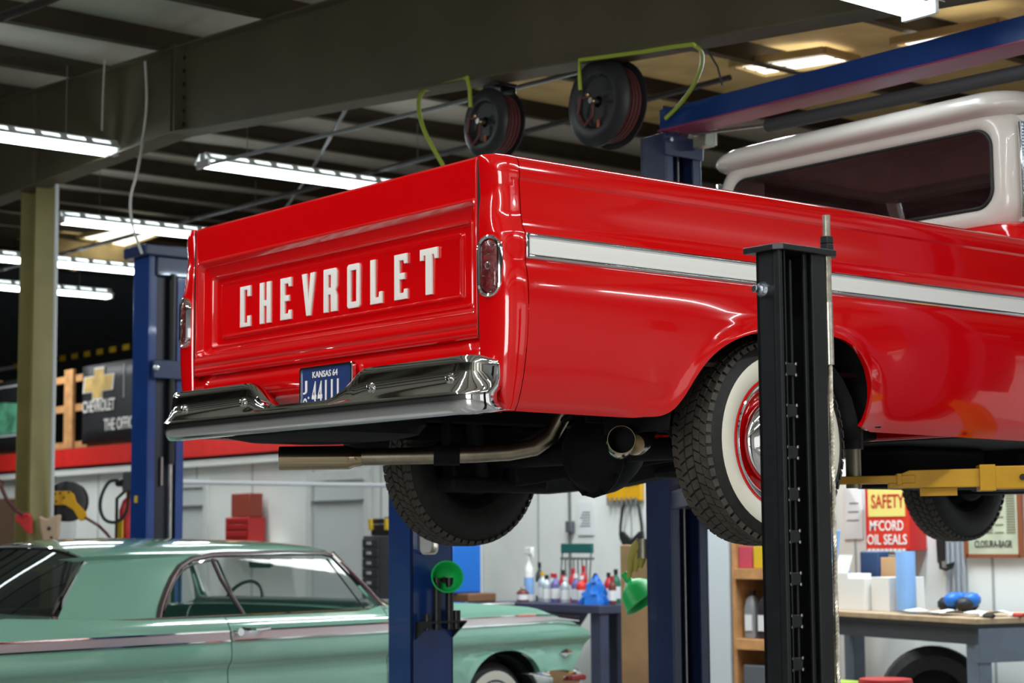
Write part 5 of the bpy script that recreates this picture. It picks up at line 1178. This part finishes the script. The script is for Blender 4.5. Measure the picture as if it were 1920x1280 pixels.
# ------------------------------------------------------------------ right workbench
wbn=T('wood_top_workbench','long grey workbench with worn wooden top at the right','workbench',(6.6,2.6,0),0)
FA,FB=Vector((6.05,1.83,0)),Vector((6.57,3.86,0))
fd=(FB-FA).normalized(); fn=Vector((fd.y,-fd.x,0)).normalized()   # fn points to the wall
def wbp(a,c,z): p=FA+fd*a+fn*c; return (p.x,p.y,z)
rotb=Matrix((fn,fd,Vector((0,0,1)))).transposed()
LB=(FB-FA).length
B().prism([wbp(0,0,.865),wbp(LB,0,.865),wbp(LB,.62,.865),wbp(0,1.1,.865)],(0,0,.035)).build('bench_top',WOODT,wbn,smooth=0,bevel=.004)
B().prism([wbp(0,0,.840),wbp(LB,0,.840),wbp(LB,.62,.840),wbp(0,1.1,.840)],(0,0,.025)).build('top_edge',RUBK,wbn,smooth=0)
B().prism([wbp(.01,.02,.74),wbp(LB,.02,.74),wbp(LB,.06,.74),wbp(.01,.06,.74)],(0,0,.10)).build('apron',mat('bench_dark',(.045,.05,.055),.5),wbn,smooth=0)
B().prism([wbp(.0,.02,.63),wbp(.0,1.05,.63),wbp(.04,1.05,.63),wbp(.04,.02,.63)],(0,0,.21)).build('apron',GREYB,wbn,smooth=0,bevel=.004)
for a,c,mm in ((.02,.03,GREYB),(.02,.95,GREYB),(LB-.12,.04,mat('bench_dark',(.045,.05,.055),.5)),(LB-.12,.5,GREYB)):
    B().prism([wbp(a,c,0),wbp(a+.12,c,0),wbp(a+.12,c+.10,0),wbp(a,c+.10,0)],(0,0,.84)).build('leg',mm,wbn,smooth=0,bevel=.006)
B().prism([wbp(LB-.12,.05,.74),wbp(LB-.30,.05,.74),wbp(LB-.12,.05,.56)],tuple(fn*.05)).build('corner_brace',mat('bench_dark',(.045,.05,.055),.5),wbn,smooth=0)
ZB=.900
def onb(px_,c): # place along the bench by distance from its right front corner
    return wbp(px_,c,ZB)
def carton(lab,a,c,w_,d_,h_,m=WHITE,lid=False,name='white_carton'):
    t=T(name,lab,'box',onb(a,c))
    p=Vector(onb(a,c))
    B().box(p+Vector((0,0,h_/2)),(d_,w_,h_),m=rotb).build('carton',m,t,smooth=0,bevel=.003)
    if lid:
        q=p+Vector((0,0,h_)); B().prism([q-fn*d_/2+fd*w_/2,q-fn*d_/2-fd*w_/2,q-fn*(d_/2-.03)-fd*(w_/2+.02)+Vector((0,0,.13)),q-fn*(d_/2-.03)+fd*(w_/2-.05)+Vector((0,0,.13))],tuple(fn*.004)).build('open_flap',m,t,smooth=0)
    return t
c1=carton('open white carton with raised flap on the wooden bench top',1.70,.30,.19,.2,.25,lid=True)
c2=carton('plain white carton in the middle of the three on the bench',1.50,.30,.20,.22,.22)
carton('white carton against the blue paper roll',1.28,.38,.20,.3,.23)
carton('brown carton standing behind the white cartons',1.50,.54,.2,.12,.36,CARD,name='brown_carton')
pr_=Vector(onb(1.08,.30)); t=T('paper_towel_roll','upright roll of blue shop towels on the wooden bench','paper roll',pr_)
B().lathe([(.02,0),(.065,0),(.066,.005),(.066,.40),(.065,.405),(.02,.405),(.02,0)],pr_,(0,0,1),24).build('roll',LBLUE,t)
B().lathe([(.021,.39),(.021,.408),(.017,.408)],pr_,(0,0,1),16).build('core',CARD,t)
p=Vector(onb(1.955,.30)); t=T('wipes_box','blue and white wipes box with towel sticking out, left bench end','box',p)
B().box(p+Vector((0,0,.13)),(.2,.22,.26),m=rotb).build('carton',mat('wipes_blue',(.06,.25,.55),.4,noise=.3,nscale=9),t,bevel=.006); B().box(p+Vector((0,0,.30)),(.2,.20,.08),m=rotb).build('top_carton',WHITE,t,bevel=.006)
B().prism([p+fd*.06+Vector((0,0,.34)),p-fd*.06+Vector((0,0,.34)),p-fd*.11+Vector((0,0,.55)),p+Vector((0,0,.57)),p+fd*.08+Vector((0,0,.50))],tuple(fn*.02)).build('towel',LBLUE,t,smooth=0)
p=Vector(onb(1.78,.56)); t=T('tool_holder','dark blue case behind the open white carton','tool case',p)
B().box(p+Vector((0,0,.20)),(.10,.22,.40),m=rotb).build('case',mat('navy',(.02,.05,.13),.5),t,bevel=.01)
p=Vector(onb(.78,.52)); t=T('wrench_pile','blue gloves and dark tools heaped on the bench by the wall','gloves',p)
for k in range(7):
    a=k*.9; B().sph(p+fd*(.10*math.cos(a)+.02)+fn*.07*math.sin(a)+Vector((0,0,.055+.03*(k%2))),.07,10,(1,.9,.75)).build('glove' if k%2 else 'dark_tool',BLUEP if k%2 else RUBK,t,smooth=60)
for i,(a,c,w_,d_) in enumerate(((.86,.20,.22,.2),(.57,.20,.28,.22),(.27,.32,.2,.25))):
    pp=Vector(onb(a,c)); rows=[[tuple(pp+fd*(u-.5)*w_+fn*(v-.5)*d_+Vector((0,0,.004+.016*math.sin(u*5+i)*math.sin(v*4)+.016+i*.001))) for u in np.linspace(0,1,7)] for v in np.linspace(0,1,6)]
    tag(B().grid(rows).build('paper_sheet',PAPER,smooth=60),('loose paper sheet nearest the blue paper roll','middle loose paper sheet on the bench','loose paper sheet nearest the bench corner')[i],'paper','loose papers on the workbench')
for i,(a,c,l,m,lab) in enumerate(((.05,.13,.12,RUBK,'black marker pen near the bench front corner'),(.03,.35,.12,REDP,'red capped marker pen on the bench corner'),(.06,.60,.13,mat('pen_pink',(.5,.1,.12),.4),'pink marker pen farthest to the right'))):
    p=Vector(onb(a,c)); t=T('marker_pen',lab,'pen',p,group='marker pens on the bench'); B().cyl(p+fd*-l/2+Vector((0,0,.014)),p+fd*l/4+Vector((0,0,.014)),.013,8).build('barrel',m,t); B().cyl(p+fd*l/4+Vector((0,0,.014)),p+fd*l/2+Vector((0,0,.014)),.014,8).build('cap',WHITE,t)
p=Vector(onb(.04,.72)); tag(B().cyl(p+fd*.30+Vector((0,0,.04)),p-fd*.05+Vector((0,0,.04)),.035,12).build('wood_dowel',mat('ash_wood',(.45,.40,.24),.6)),'pale wooden dowel lying at the back of the bench','dowel')
p=Vector(onb(.0,.98)); t=T('bench_vise','grey vise at the far right end of the bench','vise',p)
B().box(p+Vector((0,0,.06)),(.14,.14,.12),m=rotb).sph(p+Vector((0,0,.17)),.085,12,(1,.8,1)).build('body',GREY,t,bevel=.01); B().cyl(p+fd*-.15+Vector((0,0,.15)),p+fd*.15+Vector((0,0,.15)),.02,8).build('screw',STEEL,t)
# red seal cabinet on the wall
py0,pyr=(7.200,3.224,1.297)[1],(7.200,3.626,1.316)[1]
zlo,zhi=(7.200,3.425,1.304)[2],(7.200,3.407,1.792)[2]
rc=T('parts_cabinet','red wall cabinet with yellow safety sticker above the bench','cabinet',(7.3,(py0+pyr)/2,zlo))
B().bb(7.2,7.39,py0,pyr,zlo,zhi+.06).build('carcass',mat('cabinet_red',(.55,.02,.02),.4),rc,smooth=0,bevel=.004)
zm_=zlo+.545*(zhi-zlo)
B().bb(7.192,7.2,py0+.0,pyr-.03,zlo+.01,zhi+.05).build('door_panel',mat('cabinet_red2',(.60,.035,.015),.4),rc,smooth=0)
B().bb(7.186,7.192,py0+.03,pyr-.04,zm_-.02,zhi+.05).build('yellow_sticker',SIGNY,rc,smooth=0)
ymid=(py0+pyr)/2; wr=pyr-py0
text('lettering','SAFETY',(7.184,ymid-.02,zm_+.09),wr*.74,.10,(0,-1,0),(0,0,1),REDP,rc,.001)
text('lettering',"M CORD",(7.190,ymid+.0,zm_-.085),wr*.76,.075,(0,-1,0),(0,0,1),WHITE,rc,.001)
text('lettering',"c",(7.190,ymid+wr*.22,zm_-.067),.028,.035,(0,-1,0),(0,0,1),WHITE,rc,.001)
text('lettering','OIL SEALS',(7.190,ymid,zm_-.185),wr*.90,.075,(0,-1,0),(0,0,1),WHITE,rc,.001)
for z,w_ in ((zm_-.262,.88),(zm_-.30,.66)):
    b=B()
    for k in range(9): y=ymid+wr*w_/2-k*wr*w_/9; b.bb(7.188,7.192,y-wr*w_/9+.012,y,z-.010 if w_>.8 else z-.004,z+.010 if w_>.8 else z+.004)
    o=b.build('small_print',PAPER,rc,smooth=0); o['kind']='stuff'
for z,w_ in ((zm_+.20,.66),(zm_+.26,.5)):
    b=B()
    for k in range(7): y=ymid+wr*w_/2-k*wr*w_/7; b.bb(7.183,7.187,y-wr*w_/7+.012,y,z-.006,z+.006)
    o=b.build('small_print',INK,rc,smooth=0); o['kind']='stuff'
paper('white paper pinned to the wall left of the red cabinet',(7.385,3.979,1.770),(7.385,3.807,1.389),lines=3)
# parts chart
cy1,cy0=(7.360,2.851,1.573)[1],(7.360,2.407,1.566)[1]; cz0,cz1=(7.360,2.643,1.274)[2],(7.360,2.625,1.699)[2]
ch_=T('parts_chart','aged parts chart in a brown wooden frame at the right','poster',(7.37,(cy0+cy1)/2,cz0))
B().bb(7.36,7.375,cy0,cy1,cz0,cz1+.08).build('chart_board',mat('chart_paper',(.42,.45,.32),.7,noise=.12),ch_,smooth=0)
for args in ((cy0-.02,cy0+.012,cz0-.02,cz1+.1),(cy1-.012,cy1+.02,cz0-.02,cz1+.1),(cy0,cy1,cz0-.02,cz0+.005),(cy0,cy1,cz1+.07,cz1+.1)): B().bb(7.35,7.38,*args).build('frame_bar',mat('frame_brown',(.22,.06,.02),.5),ch_,smooth=0)
text('lettering','CLOSURA-BAGR',(7.358,(cy0+cy1)/2,cz0+.075),(cy1-cy0)*.70,.05,(0,-1,0),(0,0,1),RUBK,ch_,.001)
b=B()
for r in range(20):
    for c in (.18,.42,.62,.84):
        if c==.62 and r%3: continue
        y=cy1-(cy1-cy0)*c; z=cz0+.15+r*.018; b.bb(7.357,7.36,y-.035,y+.035,z,z+.008)
o=b.build('table_print',mat('print_brown',(.16,.13,.07),.7),ch_,smooth=0); o['kind']='stuff'
# creeper strap + belt hanging
pb1=(7.340,3.092,1.424)
st=T('hanging_belt','black strap with buckle loop hanging on the wall above the bench','strap',pb1)
B().prism([(7.33,(7.340,3.106,1.652)[1],(7.340,3.106,1.652)[2]),(7.33,(7.340,3.027,1.651)[1],(7.340,3.027,1.651)[2]),(7.33,(7.340,3.034,1.235)[1],(7.340,3.034,1.235)[2]),(7.33,(7.340,3.090,1.216)[1],(7.340,3.090,1.216)[2])],(.02,0,0)).build('strap',RUBK,st,smooth=0)
B().tube([(7.330,3.067,1.254),(7.330,3.061,1.179),(7.330,3.010,1.171),(7.330,2.959,1.191),(7.330,2.949,1.213),(7.330,3.009,1.198)],.012,8).build('loop',RUBK,st)
for i in range(4):
    y=(7.370,3.045,1.424)[1]-.045*i
    tag(B().cyl((7.37,y-.02,1.0),(7.37,y-.02,2.2),.014,8).build('hanging_belt_hose',mat('belt_grey',(.30,.33,.36),.5)),('grey hanging belt nearest the black strap','second grey hanging belt from the black strap','third grey hanging belt from the black strap','fourth grey hanging belt, nearest the framed chart')[i],'belt','grey belts hanging on the wall')
# below the bench: tyre, red stool, green item
pt_=Vector((6.406,2.444,0.424))
t=T('spare_tire','black tire lying under the right workbench','tire',(pt_.x,pt_.y,0)); B().lathe([(.2,-.09),(.29,-.1),(.34,-.07),(.35,0),(.34,.07),(.29,.1),(.2,.09),(.19,0),(.2,-.09)],(pt_.x,pt_.y,.35),(-.72,-.69,0),40).build('tire_body',RUBBER,t)
B().lathe([(.2,0),(.1,.02),(0,.02)],(pt_.x,pt_.y,.35),(-.72,-.69,0),24).build('wheel_disc',UNDER,t)
ps=Vector((5.360,1.985,0.566))
t=T('red_stool','round red shop stool at the bottom right','stool',(ps.x,ps.y,0)); B().lathe([(0,0),(.155,0),(.16,-.02),(.16,-.05),(.15,-.06),(0,-.06)],(ps.x,ps.y,ps.z+.0),(0,0,1),28).build('seat',REDP,t)
B().cyl((ps.x,ps.y,.05),(ps.x,ps.y,ps.z-.06),.03,10).build('post',STEEL,t)
for k in range(5): a=2*PI*k/5; B().cyl((ps.x,ps.y,.07),(ps.x+.2*math.cos(a),ps.y+.2*math.sin(a),.03),.015,8).build('leg',RUBK,t)
pg_=Vector((5.314,2.288,0.540))
t=T('creeper_cushion','lime green rolling creeper top beside the red stool','creeper',(pg_.x,pg_.y,0)); B().bb(pg_.x-.2,pg_.x+.1,pg_.y-.08,pg_.y+.15,pg_.z-.05,pg_.z).build('pad',mat('lime',(.35,.50,.05),.5),t,bevel=.02)
B().bb(pg_.x-.15,pg_.x+.08,pg_.y-.06,pg_.y+.1,0,pg_.z-.05).build('base',GREY,t,bevel=.02)
